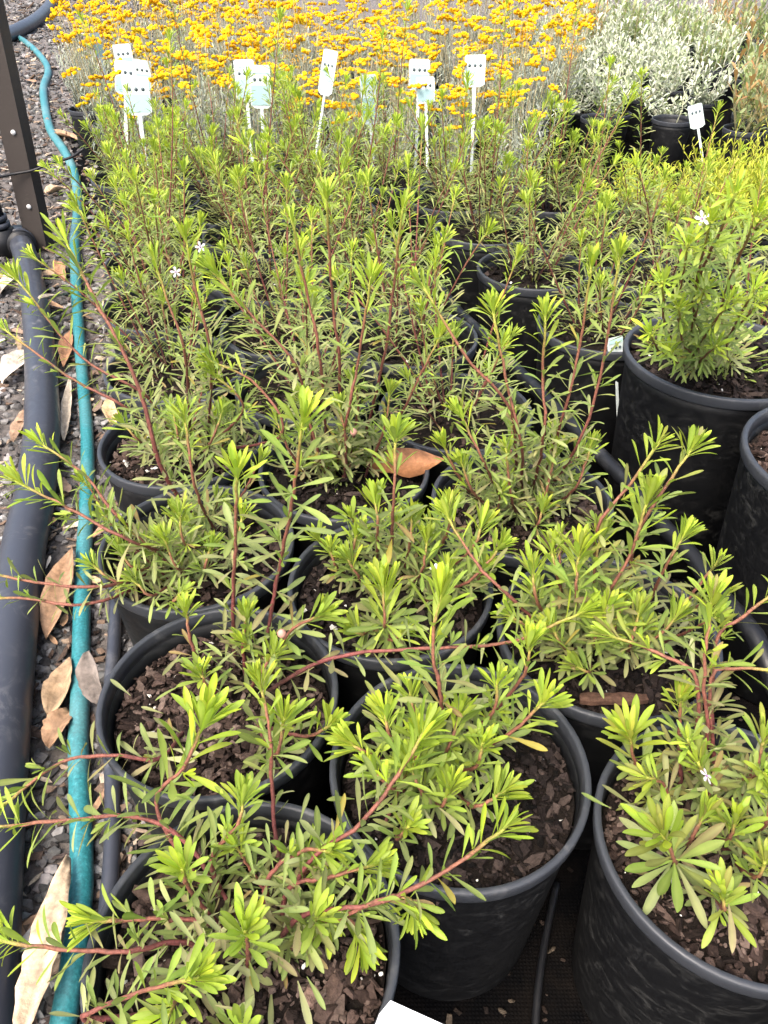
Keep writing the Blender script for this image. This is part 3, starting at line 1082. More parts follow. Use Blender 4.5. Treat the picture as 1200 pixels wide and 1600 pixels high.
def instance(proto_o, x, y, rz, scale, label, cat, group, z=ZG):
    if proto_o.name in USED:
        o = copy_tree(proto_o)
    else:
        o = proto_o
        USED.add(proto_o.name)
    o.location = (x, y, z)
    o.rotation_euler = (0, 0, rz)
    o.scale = (1, 1, scale)
    tag(o, label, cat, group)
    return o


# two larger, taller pots at the right
RB, HB = 0.119, 0.302
rI = empty('potted_shrub', (0.425, 0.885, ZG))
tag(rI, 'compact green shrub in the large tall black pot at the right edge', 'potted shrub', GREEN_GROUP)
make_pot(rI, RB, HB, 0.02, True, 1500, 1.1, 'I')
RNG.seed(501)
pl = Plant(rI, (0.425, 0.885, ZG), 0, True)
for (tx, ty, tz) in [(1035, 440, .43), (1075, 380, .47), (1110, 345, .50), (1150, 300, .53), (1185, 330, .51), (1015, 520, .37), (1060, 480, .395), (1100, 450, .42), (1140, 470, .41), (1180, 450, .42), (1045, 545, .33), (1120, 540, .345), (1190, 470, .40)]:
    tip = np.array(atz(tx, ty, tz))
    b = np.array([0.425 + RNG.uniform(-0.02, 0.03) - 0.0, 0.895 + RNG.uniform(-0.02, 0.02), ZG + HB - 0.02])
    mid = b * 0.5 + tip * 0.5 + np.array([(tip[0] - b[0]) * 0.15, 0, -0.01])
    pl.stem([b, mid, tip], ds=0.0036, L=0.027, ar=0.14, tone=0.12, young=0.12 if tz < 0.42 else 0.08, red=0.4 if tz < .42 else 1)
for i in range(110):
    a = RNG.uniform(0, 6.28); rr = 0.05 * math.sqrt(RNG.random())
    o = np.array([0.425 + rr * math.cos(a), 0.885 + rr * math.sin(a), ZG + HB - 0.015 + RNG.uniform(0, 0.04)])
    B = leaf_basis(np.array([0, 0, 1.0]), np.array([math.cos(a), math.sin(a), 0]), RNG.uniform(0.8, 1.5), 0.1)
    Lf = RNG.uniform(0.018, 0.03)
    pl.put_leaf(o, B, Lf, Lf * 0.16, leaf_color(RNG.uniform(0.1, 0.7), 0.1), None, False)
petal_flower('flower', rI, np.array(atz(1097, 342, .5)) - np.array([0.425, 0.885, ZG]), 0.007, (0.1, -0.8, 0.6))
pl.done()
rJ = empty('potted_shrub', (0.494, 0.652, ZG))
tag(rJ, 'large tall black pot of brown bark cut by the right edge', 'potted shrub', GREEN_GROUP)
make_pot(rJ, RB, HB, 0.024, False, 1500, 1.2, 'J')
RNG.seed(502)
pl = Plant(rJ, (0.494, 0.652, ZG), 0, True)
for i in range(9):
    a = RNG.uniform(-1.2, 1.2); h = RNG.uniform(0.08, 0.22)
    b = np.array([0.565, 0.66, ZG + HB - 0.02])
    tip = b + np.array([math.cos(a) * 0.09 + 0.03, math.sin(a) * 0.09, h])
    pl.stem([b, b * 0.5 + tip * 0.5 + np.array([-0.01, 0, 0.01]), tip])
pl.done()
# pot at the very bottom right whose rim just enters the picture
rP = empty('potted_shrub', (0.315, 0.062, ZG))
tag(rP, 'pot whose rim just shows at the bottom-right corner', 'potted shrub', GREEN_GROUP)
make_pot(rP, RP, HP, 0.024, False, 200, 1.1, 'P')
RNG.seed(503)
pl = Plant(rP, (0.315, 0.062, ZG), 0, True)
for i in range(4):
    b = np.array([0.33, 0.03, ZG + HP - 0.02])
    tip = b + np.array([0.03 * i, -0.05 - 0.01 * i, 0.07])
    pl.stem([b, b * 0.5 + tip * 0.5 + np.array([0, 0, 0.01]), tip])
pl.done()

RNG.seed(77)
LBL_L = {(0, 4): 'shrub in the fifth pot from the bottom along the green hose', (0, 5): 'shrub in the sixth pot from the bottom along the green hose',
         (1, 3): 'shrub behind the middle pot with the curled tan leaf', (2, 3): 'shrub right behind the pot of long red stems, left of the black pipe'}
LBL_L = {}
midlist = []
C0, A0, D0 = POS['C'], POS['A'], POS['D']
for col, b in enumerate((C0, A0, D0)):
    j0 = 4 if col == 0 else 3
    for j in range(j0, 10):
        x, y = b[0] + A2[0] * j, b[1] + A2[1] * j
        if y < 1.80:
            midlist.append((x, y, 'left', col, j))
for x, y in [(0.335, 1.11), (0.575, 1.075), (0.80, 1.05), (0.262, 1.315), (0.485, 1.285), (0.70, 1.255), (0.20, 1.515), (0.405, 1.50), (0.615, 1.475), (0.82, 1.45), (0.15, 1.715), (0.355, 1.705), (0.565, 1.685),
             (-0.60, 1.945), (-0.395, 1.93), (-0.19, 1.92), (0.015, 1.90)]:
    midlist.append((x, y, 'right', 9, 0))
BACKLABEL = 'green shrub in the dense back rows in front of the yellow flowers'
MIDL = {
    (0, 4): 'shrub fifth pot from the bottom along the green hose', (0, 5): 'shrub sixth pot from the bottom along the green hose', (0, 6): 'shrub seventh pot from the bottom along the green hose',
    (1, 3): 'shrub directly behind the middle pot holding the curled tan leaf', (1, 4): 'shrub two pots behind the curled tan leaf', (1, 5): 'shrub three pots behind the curled tan leaf',
    (2, 3): 'shrub directly behind the pot of long red stems left of the black pipe', (2, 4): 'shrub two pots behind the long red stems, left of the black pipe', (2, 5): 'shrub three pots behind the long red stems, left of the black pipe'}
MIDR = ['shrub behind the large tall pot, next to the far half of the black pipe', 'shrub just behind and right of the large tall right-hand pot', 'shrub cut by the right edge behind the large tall pots',
        'shrub right of the black pipe, two rows behind the large tall pot', 'shrub two rows behind the large tall right-hand pot', 'shrub near the right edge two rows behind the large tall pot']
BROW = {}
for q_ in sorted(midlist):
    if q_[1] >= 1.36:
        k_ = 'third' if q_[1] < 1.60 else 'second' if q_[1] < 1.80 else 'last'
        BROW.setdefault(k_, []).append(q_)
BLAB = {}
for k_, v_ in BROW.items():
    for n_, q_ in enumerate(v_):
        BLAB[q_] = ORD[n_] + (' green shrub in the back row against the yellow flowers' if k_ == 'last' else ' green shrub in the %s row of pots before the yellow flowers' % k_)
ri = nm_ = nb_ = 0
for q_ in midlist:
    (x, y, side, c, j) = q_
    x += RNG.uniform(-0.004, 0.004); y += RNG.uniform(-0.004, 0.004)
    if y < 1.36:
        pr = MIDP[nm_ % len(MIDP)]; nm_ += 1
        if side == 'left':
            lab = MIDL.get((c, j), BACKLABEL)
        else:
            lab = MIDR[ri] if ri < len(MIDR) else BACKLABEL
            ri += 1
        sc_ = RNG.uniform(0.97, 1.05)
    else:
        pr = BACKP[nb_ % len(BACKP)]; nb_ += 1
        lab = BLAB[q_]
        sc_ = RNG.uniform(0.95, 1.06) if x < 0.38 else RNG.uniform(0.82, 0.9)
    instance(pr, x, y, RNG.uniform(0, 6.28), sc_, lab, 'potted shrub', GREEN_GROUP)


# ------------------------------------------------------------------ yellow button flowers, silver plants, golden plants, succulents
def linear_leaf(mb, o, B, L, W, col, T=LO):
    V, A, F = RNG.choice(T)
    mb.add((V * np.array([L, W / AR0, L])) @ B.T + o, F, np.concatenate([np.tile(np.array(col), (len(V), 1)), A[:, None]], 1))


def button_cluster(n, spread):
    m = MB()
    hemi = [(0.0004, 0.0022), (0.0030, 0.0016), (0.0046, 0.0), (0.0042, -0.0022), (0.0018, -0.0042), (0.0003, -0.0046)]
    for i in range(n):
        a = i * 2.4; r = spread * math.sqrt((i + 0.3) / n)
        p = np.array([r * math.cos(a), r * math.sin(a), -r * 0.25 + RNG.uniform(-0.003, 0.004)])
        k = RNG.uniform(0.75, 1.25)
        col = RNG.choice([(0.80, 0.47, 0.008), (0.84, 0.53, 0.010), (0.74, 0.39, 0.008), (0.87, 0.60, 0.02), (0.52, 0.27, 0.015)])
        col = tuple(c_ * RNG.uniform(0.8, 1.05) for c_ in col)
        m.add(ICO * (1 + NR.uniform(-0.25, 0.2, (len(ICO), 1))) * np.array([0.0064, 0.0064, 0.0048]) * k + p, ICOF, (*col, 0))
    return m.mesh('flower_cluster', M['fuzzy'], False)


RNG.seed(31)
CLUST = [button_cluster(n, s) for n, s in ((6, 0.017), (8, 0.021), (5, 0.014), (10, 0.025), (4, 0.011))]
RY, HY = 0.07, 0.155


def yellow_proto(seed):
    RNG.seed(seed)
    root = empty('yellow_flower_plant', (0, 0, 0))
    make_pot(root, RY, HY, 0.016, True, 40, 1.0, 'y', 28)
    fol = MB()
    for i in range(34):
        a = RNG.uniform(0, 6.28); r = RY * 0.7 * math.sqrt(RNG.random())
        h = RNG.uniform(0.07, 0.21)
        b = np.array([r * math.cos(a), r * math.sin(a), HY - 0.014])
        tip = b + np.array([math.cos(a) * 0.04, math.sin(a) * 0.04, h])
        tube(fol, [b, (b + tip) / 2 + [0, 0, 0.008], tip], [0.0012, 0.001, 0.0006], 4, (0.30, 0.31, 0.25, 0))
        for k in range(11):
            u = (k + 0.5) / 11
            o = b + (tip - b) * u
            a2 = RNG.uniform(0, 6.28)
            B = leaf_basis(np.array([0, 0, 1.0]), np.array([math.cos(a2), math.sin(a2), 0]), RNG.uniform(0.4, 1.2))
            g = RNG.uniform(0.85, 1.2)
            L = RNG.uniform(0.018, 0.034)
            linear_leaf(fol, o, B, L, L * 0.14, (0.33 * g, 0.37 * g, 0.31 * g))
    f = fol.build('silver_foliage', M['fuzzy'], root); f['kind'] = 'stuff'; reg(f)
    for i in range(RNG.randint(12, 15)):
        a = RNG.uniform(0, 6.28); r = RY * 0.5 * math.sqrt(RNG.random())
        h = RNG.uniform(0.18, 0.31)
        b = np.array([r * math.cos(a), r * math.sin(a), HY - 0.014])
        ln = RNG.uniform(0.02, 0.08)
        tip = b + np.array([math.cos(a) * ln, math.sin(a) * ln, h])
        P, _ = spline([b, b * 0.5 + tip * 0.5 + np.array([math.cos(a) * 0.01, math.sin(a) * 0.01, 0.01]), tip], 7)
        m = MB()
        tube(m, P, np.linspace(0.0013, 0.0009, 7), 4, (0.42, 0.36, 0.22, 0))
        for k in range(6):
            u = RNG.uniform(0.25, 0.9); o = b + (tip - b) * u; a2 = RNG.uniform(0, 6.28)
            B = leaf_basis(np.array([0, 0, 1.0]), np.array([math.cos(a2), math.sin(a2), 0]), RNG.uniform(0.4, 0.9))
            linear_leaf(m, o, B, 0.02, 0.003, (0.30, 0.33, 0.22))
        st = reg(m.build('flower_stem', M['fuzzy'], root))
        c = link('flower_cluster', RNG.choice(CLUST), st); c.location = tip
        c.rotation_euler = (RNG.gauss(0, 0.25), RNG.gauss(0, 0.25), a)
        reg(c)
    return root


YP = [yellow_proto(900 + i) for i in range(5)]
RNG.seed(55)
row = 0
y = 2.3
YLAB = 'silver-leaved plant with yellow button flowers, behind the front row of flowers'
while y < 4.1:
    dpt = y * CP + 0.26
    x0 = -445 * dpt / FPX
    x1 = (255 if y < 2.6 else 285) * dpt / FPX
    if y > 3.0:
        x0 -= 0.1
    x = x0 + (0.085 if row % 2 else 0) + 0.03
    ny_ = 0
    while x < x1:
        instance(YP[RNG.randrange(5)], x + RNG.uniform(-.012, .012), y + RNG.uniform(-.012, .012), RNG.uniform(0, 6.28), RNG.uniform(0.78, 1.25), (ORD[ny_] + ' yellow button-flower plant in the front row of the flowers') if row == 0 else YLAB, 'flowering plant', 'yellow flowering plants along the back')
        x += 0.185
        ny_ += 1
    y += 0.19
    row += 1


def silver_proto(seed, kind):
    RNG.seed(seed)
    nm = {'silver': 'silver_plant', 'golden': 'golden_plant', 'succulent': 'succulent'}[kind]
    root = empty(nm, (0, 0, 0))
    R, H = (0.07, 0.155) if kind != 'golden' else (0.085, 0.16)
    make_pot(root, R, H, 0.016, True, 60, 1.0, kind, 32)
    if kind == 'silver':
        nst = 15
    elif kind == 'golden':
        nst = 95
    else:
        nst = 12
    fol = MB()
    for i in range(nst):
        a = RNG.uniform(0, 6.28); r = R * 0.6 * math.sqrt(RNG.random())
        b = np.array([r * math.cos(a), r * math.sin(a), H - 0.014])
        if kind == 'silver':
            h, ln, rs, cs = RNG.uniform(0.08, 0.27), RNG.uniform(0.01, 0.15), 0.0019, (0.48, 0.48, 0.38)
        elif kind == 'golden':
            h, ln, rs, cs = RNG.uniform(0.05, 0.12), RNG.uniform(0.01, 0.13), 0.0009, (0.42, 0.40, 0.08)
        else:
            h, ln, rs, cs = RNG.uniform(0.07, 0.19), RNG.uniform(0.01, 0.06), 0.003, (0.22, 0.2, 0.1)
        tip = b + np.array([math.cos(a) * ln, math.sin(a) * ln, h])
        P, Ln = spline([b, b * 0.45 + tip * 0.55 + np.array([math.cos(a) * 0.012, math.sin(a) * 0.012, -0.004]), tip], 8)
        m = MB()
        tube(m, P, np.linspace(rs, rs * 0.7, 8), 5, (*cs, 0))
        st = reg(m.build('stem', M['stem'], root)) if kind != 'golden' else None
        if kind == 'golden':
            tube(fol, P, np.linspace(rs, rs * 0.7, 8), 4, (*cs, 0))
        nl = {'silver': 30, 'golden': 34, 'succulent': 16}[kind]
        for k in range(nl):
            u = (k + 1) / nl
            o = P[min(7, int(u * 7))] + (P[-1] - P[0]) * RNG.uniform(-0.03, 0.03)
            a2 = k * 2.4 + RNG.uniform(-0.3, 0.3)
            ang = 1.3 - 0.75 * u + RNG.gauss(0, 0.2)
            B = leaf_basis(np.array([0, 0, 1.0]), np.array([math.cos(a2), math.sin(a2), 0]), ang)
            g = RNG.uniform(0.85, 1.15)
            if kind == 'silver':
                L = RNG.uniform(0.020, 0.036); W = L * 0.36
                c = RNG.choice([(0.43, 0.47, 0.36), (0.54, 0.56, 0.47), (0.36, 0.42, 0.26)])
            elif kind == 'golden':
                L = RNG.uniform(0.010, 0.020); W = L * 0.18
                c = RNG.choice([(0.50, 0.53, 0.045), (0.43, 0.49, 0.04), (0.58, 0.57, 0.07), (0.36, 0.44, 0.04)])
            else:
                L = RNG.uniform(0.025, 0.045); W = L * 0.34
                c = lerp3((0.25, 0.33, 0.16), RNG.choice([(0.45, 0.16, 0.08), (0.32, 0.36, 0.2), (0.5, 0.24, 0.12)]), u if seed % 3 == 0 else u * 0.12)
            linear_leaf(fol, o, B, L, W, tuple(q * g for q in c))
    f = fol.build('foliage', M['fuzzy'] if kind == 'silver' else M['leaf'], root); f['kind'] = 'stuff'; reg(f)
    return root


SV = [silver_proto(700 + i, 'silver') for i in range(4)]
RNG.seed(66)
SLAB = 'pale silvery-white leaved plant behind the front row of silver plants'
SIL = []
NS0 = 0
for r_ in range(10):
    yy = 3.12 + 0.2 * r_
    NS0 = len(SIL) if r_ == 1 else NS0
    xx = 265 * (yy * CP + 0.36) / FPX + (0.1 if r_ % 2 else 0)
    while xx < 520 * (yy * CP + 0.36) / FPX:
        SIL.append((xx + RNG.uniform(-.03, .03), yy + RNG.uniform(-.03, .03))); xx += 0.235
for k_, (x, y) in enumerate(SIL):
    instance(SV[RNG.randrange(4)], x, y, RNG.uniform(0, 6.28), RNG.uniform(0.62, 1.02), (ORD[k_] + ' silvery-white plant in the front row of silver plants') if k_ < NS0 else SLAB, 'silver plant', 'silver plants at the back right')
# small black pots with hardly anything in them, in front of the silver plants
for i, (x, y, lab) in enumerate([(0.755, 2.95, 'small black pot with bare mix in front of the silver plants, nearest of three'), (0.60, 3.0, 'small black pot left of two others in front of silver plants'), (1.0, 2.93, 'small black pot right of two others in front of silver plants')]):
    r = empty('small_pot', (x, y, ZG))
    make_pot(r, 0.07, 0.155, 0.03, True, 60, 1.0, 'silver', 32)
    m = MB()
    RNG.seed(800 + i)
    b = np.array([0.01, 0, 0.12]); tip = np.array([0.02, 0.0, 0.24])
    tube(m, [b, (b + tip) / 2 + [0.01, 0, 0], tip], [0.002, 0.0018, 0.0014], 5, (0.44, 0.45, 0.3, 0))
    st = m.build('stem', M['stem'], r)
    fm = MB()
    for k in range(10):
        a2 = k * 2.4
        B = leaf_basis(np.array([0, 0, 1.0]), np.array([math.cos(a2), math.sin(a2), 0]), RNG.uniform(0.4, 1.1))
        linear_leaf(fm, tip - np.array([0, 0, 0.006 * k]), B, 0.026, 0.007, (0.55, 0.58, 0.42))
    f = fm.build('foliage', M['fuzzy'], st); f['kind'] = 'stuff'
    tag(r, lab, 'pot', 'small pots by the silver plants')
GP = [silver_proto(720 + i, 'golden') for i in range(2)]
for i, (x, y, s, lab) in enumerate([(0.86, 1.80, 1.1, 'feathery golden plant nearest at the right edge'), (0.70, 2.06, 0.85, 'small feathery golden plant left of the others, beside the green shrubs'),
                                   (0.90, 2.0, 1.15, 'feathery golden plant behind the nearest golden one'), (1.06, 1.86, 1.15, 'feathery golden plant cut by the right edge of the picture'), (1.10, 2.08, 1.15, 'feathery golden plant at the right edge, farthest of its kind')]):
    o = instance(GP[i % 2], x, y, i * 1.3, s, lab, 'golden plant', 'golden feathery plants')
    o.scale = (1.15, 1.15, s)
SU = [silver_proto(740 + i, 'succulent') for i in range(3)]
for i, (x, y, lab) in enumerate([(1.17, 2.72, 'red-leaved succulent nearest at the top right edge'), (1.27, 2.92, 'green succulent behind the red one at the top right edge'), (1.36, 3.12, 'succulent in the top right corner, second row'),
                                (1.45, 3.34, 'succulent in the top right corner, third row'), (1.52, 3.58, 'succulent in the top right corner, fourth row'), (1.42, 3.85, 'reddish succulent at the top edge, right of the silver plants'), (1.66, 3.85, 'succulent in the extreme top right corner, last row'), (1.60, 4.1, 'succulent at the top edge behind the reddish one'), (1.82, 4.1, 'succulent on the right edge behind the corner ones')] + [(1.0 + 0.24 * q_ + 0.05 * r_, 4.45 + 0.3 * r_, 'far succulent in the band along the top right edge') for r_ in range(3) for q_ in range(6)]):
    instance(SU[(i + 1) % 3], x, y, i * 2.0, 1.1, lab, 'succulent', 'succulents in the top right corner')


# ------------------------------------------------------------------ pipes, hose, post
def ground_path(pts, z):
    return [np.array(atz(px, py, z + Z0)) for px, py in pts]


P, _ = spline(ground_path([(30, 372), (42, 410), (58, 500), (66, 650), (54, 775), (38, 850), (18, 1000), (2, 1150), (-12, 1300), (-30, 1550), (-50, 1800)], 0.031), 60)
root = empty('irrigation_pipe', (P[0][0], P[0][1], Z0)); B0 = np.array(root.location)
m = MB(); tube(m, P - B0, 0.030, 24); m.build('pipe_wall', M['pipe'], root)
m = MB(); T, N, Bn = frames(P[:4]); tube(m, P[:3] - B0 + T[0] * 0.0, 0.036, 24); m.build('coupling', M['blackpipe'], root)
m = MB(); tube(m, [P[0] - B0 + T[0] * 0.03, P[0] - B0 + T[0] * 0.045], 0.0385, 24); m.build('coupling_ring', M['pipe'], root)
tag(root, 'thick blue-grey irrigation pipe lying along the left edge', 'pipe')

base = atz(60, 392, Z0)
px_, py_ = base.x, base.y
rp = empty('riser_pipe', (px_ - 0.074, py_ - 0.03, Z0))
m = MB(); tube(m, [(0, 0, 0.03), (-0.01, 0, 0.4), (-0.02, 0, 0.8)], 0.024, 20); m.build('upright', M['blackpipe'], rp)
for zz, rr in ((0.075, 0.031), (0.093, 0.028), (0.0, 0.036)):
    m = MB(); tube(m, [(0, 0, zz), (0, 0, zz + 0.012 if zz else 0.07)], rr, 20); m.build('collar', M['pipe'] if zz else M['blackpipe'], rp)
m = MB(); tube(m, [(-0.20, 0, 0.05), (0.0, 0, 0.05)], 0.03, 20); m.build('side_branch', M['pipe'], rp)
m = MB()
V, F = boxv(0.0, 0, 0, 0.03, 0.0012, 0.055); m.add(V + np.array([0.004, -0.0255, 0.17]), F, (0.75, 0.75, 0.73, 0)); lb = m.build('sticker', M['plain'], rp, False)
tag(rp, 'black upright pipe with collars and a white sticker beside the post', 'pipe')

pr = empty('post', (px_, py_, Z0))
m = MB()
lean = Vector((0.035, 0.0, 1.0))
h = 1.0
for dx, w, dy, d in ((0.0, 0.054, 0.0, 0.012), (0.021, 0.012, 0.024, 0.045)):   # an angle section
    V = np.array([(x, y, z) for z in (0, 1) for y in (-1, 1) for x in (-1, 1)], float)
    V[:, 0] = V[:, 0] * w / 2 + dx + V[:, 2] * h * 0.06
    V[:, 1] = V[:, 1] * d / 2 + dy + 0.003 * (dx > 0)
    V[:, 2] = V[:, 2] * h - 0.0 if dx == 0 else V[:, 2] * (h - 0.004)
    m2 = MB(); m2.add(V, BOXF); m2.build('face_plate' if dx == 0 else 'side_plate', M['post'], pr, False)
for zz, xx in ((0.12, 0.004), (0.30, 0.006), (0.48, 0.008)):
    m = MB(); tube(m, [(xx + 0.06 * zz, -0.0062, zz), (xx + 0.06 * zz, -0.0092, zz)], 0.006, 12, (0.55, 0.55, 0.55, 0)); m.build('bolt_head', M['plain'], pr)
tag(pr, 'dark weathered upright post at the upper left edge', 'post')
m = MB()
tp = [(-0.16, -0.05, 0.205), (-0.08, -0.062, 0.2), (0.0, -0.02, 0.205), (0.05, -0.012, 0.212), (0.09, 0.0, 0.225), (0.15, 0.0, 0.24), (0.19, 0.0, 0.262)]
Pw, _ = spline([np.array(q) + np.array([px_, py_, Z0]) for q in tp], 30)
tube(m, Pw, 0.0035, 8)
tag(m.build('tie_wire', M['blackpipe']), 'thin black wire tied round the post and upright pipe', 'wire')

HZ = 0.0135
P, _ = spline(ground_path([(24, 56), (40, 66), (58, 82), (72, 100), (75, 115), (68, 138), (71, 170), (80, 205), (100, 235), (114, 265), (121, 300), (121, 340), (117, 372), (118, 420), (122, 500), (130, 600), (135, 660), (137, 720), (135, 800),
               (132, 850), (128, 950), (127, 1000), (125, 1100), (122, 1160), (125, 1250), (128, 1350), (124, 1430), (112, 1520), (95, 1620), (85, 1720)], HZ), 150)
m = MB(); tube(m, P, np.interp(P[:, 1], [1.2, 2.6, 4.0], [0.0112, 0.015, 0.018]), 16); tag(m.build('garden_hose', M['hose']), 'teal green garden hose winding along the left of the pots', 'hose')
P, _ = spline(ground_path([(-30, 75), (5, 58), (30, 46), (52, 34), (72, 16), (88, -8), (95, -40)], 0.045), 40)
m = MB(); tube(m, P, 0.042, 18); tag(m.build('grey_pipe', M['pipe']), 'grey pipe curving across the gravel in the top left corner', 'pipe')

# black pipe held up between the two blocks of pots
zz = 0.155
pp = [atz(1195, 1030, zz), atz(1150, 960, zz), atz(1105, 905, zz), atz(1081, 868, zz), atz(1032, 818, zz), atz(990, 765, zz), atz(770, 540, zz), atz(718, 490, zz), atz(665, 438, zz)]
pp = [np.array(q) for q in pp]
pp = [pp[0] + np.array([0.05, -0.16, -0.13])] + pp + [pp[-1] + np.array([-0.06, 0.17, -0.13])]
P, _ = spline(pp, 60)
m = MB(); tube(m, P, 0.0095, 14); tag(m.build('black_pipe', M['blackpipe']), 'black pipe running diagonally between the two blocks of pots', 'pipe')
# drip line on the ground
P, _ = spline(ground_path([(870, 1380), (850, 1480), (838, 1580), (835, 1700)], 0.012), 20)
m = MB(); tube(m, P, 0.0035, 8); tag(m.build('drip_tube', M['blackpipe']), 'thin black drip tube on the mat between the front pots', 'tube')
P, _ = spline(ground_path([(180, 940), (178, 1010), (172, 1100), (176, 1300), (160, 1500), (140, 1700)], 0.012), 30)
m = MB(); tube(m, P, 0.0085, 12); tag(m.build('poly_tube', M['pipe']), 'thin grey tube running between the hose and the nearest pots', 'tube')


# ------------------------------------------------------------------ fallen dry leaves
def dry_leaf(p0, p1, z0, z1, width, col, label, curl=0.35, wav=0.16, lift=0.0, roll=0.0):
    if z0 < 0.15:
        z0, z1 = z0 + Z0, z1 + Z0
    a, b = np.array(atz(*p0, z0)), np.array(atz(*p1, z1))
    d = b - a; L = np.linalg.norm(d); d /= L
    s = np.cross(d, [0, 0, 1.0]); s /= np.linalg.norm(s)
    n = np.cross(s, d)
    s, n = s * math.cos(roll) + n * math.sin(roll), n * math.cos(roll) - s * math.sin(roll)
    V, C, F = [], [], []
    rows, cols = 13, 5
    ph = RNG.uniform(0, 6)
    for i in range(rows):
        x = i / (rows - 1)
        w = width * (math.sin(math.pi * (0.02 + 0.96 * x ** 0.9)) ** 0.8) * 0.5 * RNG.uniform(0.86, 1.06)
        for k in range(cols):
            t = (k - 2) / 2
            zz = abs(t) ** 1.5 * w * curl * 2 + wav * width * math.sin(6 * x + ph + t * 1.5) * 0.6 + lift * math.sin(math.pi * x)
            V.append(d * L * x + s * w * t * (1 - 0.1 * curl) + n * zz + np.array([0, 0, 0.002]))
            g = RNG.uniform(0.62, 1.05) * (0.75 if k == 2 else 1)
            C.append((col[0] * g, col[1] * g, col[2] * g, 0))
    for i in range(rows - 1):
        for k in range(cols - 1):
            F.append((i * cols + k, i * cols + k + 1, (i + 1) * cols + k + 1, (i + 1) * cols + k))
    V = np.array(V)
    m = MB(); m.add(V, F, np.array(C))
    o = m.build('dry_leaf', M['dry'])
    sol = o.modifiers.new('thickness', 'SOLIDIFY'); sol.thickness = 0.0006
    o.location = a
    tag(o, label, 'dry leaf', 'dry fallen leaves')
    return o


RNG.seed(91)
TAN, ORG, PALE, GRY = (0.36, 0.25, 0.15), (0.31, 0.19, 0.11), (0.42, 0.36, 0.28), (0.19, 0.16, 0.14)
dry_leaf((74, 1000), (112, 858), .012, .03, .036, ORG, 'orange-tan dry leaf between the thick pipe and hose, uppermost of three')
dry_leaf((78, 1122), (110, 1030), .012, .02, .032, TAN, 'tan dry leaf between the thick pipe and hose, middle of three')
dry_leaf((76, 1168), (108, 1110), .014, .016, .034, ORG, 'short tan dry leaf between the thick pipe and hose, lowest of three')
dry_leaf((158, 1100), (136, 1020), .03, .085, .034, GRY, 'grey-brown dry leaf standing upright between the hose and a pot', roll=0.5)
dry_leaf((30, 1625), (108, 1340), .05, .03, .032, (0.55, 0.42, 0.28), 'long pale tan leaf across the thick pipe at the bottom left', curl=0.1)
dry_leaf((100, 690), (110, 590), .012, .016, .02, PALE, 'pale narrow leaf between pipe and hose, level with the tilted stems')
dry_leaf((170, 625), (178, 668), .02, .014, .03, (0.5, 0.36, 0.2), 'small round tan leaf right of the hose beside a pot rim')
dry_leaf((108, 520), (100, 575), .012, .014, .03, (0.32, 0.17, 0.09), 'small brown leaf between the pipe and hose below the post')
dry_leaf((5, 600), (52, 545), .012, .02, .05, (0.58, 0.51, 0.42), 'cream dry leaf at the left edge beside the thick pipe')
dry_leaf((0, 460), (28, 425), .012, .016, .03, (0.55, 0.48, 0.38), 'small cream leaf at the left edge below the post')
dry_leaf((60, 468), (108, 462), .078, .03, .02, PALE, 'pale narrow leaf lying across the thick pipe below the post')
dry_leaf((100, 440), (88, 408), .012, .02, .03, (0.36, 0.19, 0.1), 'reddish-brown leaf at the foot of the post')
dry_leaf((70, 302), (105, 296), .012, .016, .045, (0.48, 0.34, 0.22), 'tan leaf on gravel right of the post near the wire')
dry_leaf((78, 208), (130, 222), .012, .02, .05, (0.42, 0.25, 0.15), 'brown leaf on gravel right of the hose bend')
dry_leaf((568, 722), (695, 716), .188, .205, .040, (0.45, 0.20, 0.09), 'curled orange-brown leaf lying in the middle pot', curl=-0.55, lift=0.012)
dry_leaf((20, 690), (50, 640), .012, .016, .03, (0.3, 0.2, 0.13), 'brown leaf at the left edge, left of the thick pipe')


lm = MB()
LV, LA, LF = leaf_template(LO_ROWS, 1.2, 0.5, 0.5)
for i in range(150):
    y = 0.2 + 4.5 * RNG.random() ** 1.4
    x = RNG.uniform(-0.60 * (y * CP + 0.44), left_edge(y) + 0.03)
    L = RNG.uniform(0.018, 0.05) * (1 + 0.15 * y)
    a = RNG.uniform(0, 6.28)
    B = np.array(Matrix.Rotation(a, 3, 'Z') @ Matrix.Rotation(RNG.gauss(0, 0.35), 3, 'X') @ Matrix.Rotation(RNG.gauss(0, 0.2), 3, 'Y'))
    c = RNG.choice([TAN, ORG, PALE, GRY, (0.3, 0.17, 0.1), (0.2, 0.14, 0.1), (0.6, 0.54, 0.45)])
    k = RNG.uniform(0.7, 1.1)
    lm.add((LV * np.array([L, L * RNG.uniform(1.2, 3.0), L])) @ B.T + np.array([x, y, Z0 + 0.010 + 0.003 * y]), LF, (*[q * k for q in c], 0))
o = lm.build('leaf_litter', M['dry'])
o['kind'] = 'stuff'; o['label'] = 'small dry leaves littered over the gravel on the left'; o['category'] = 'leaf litter'


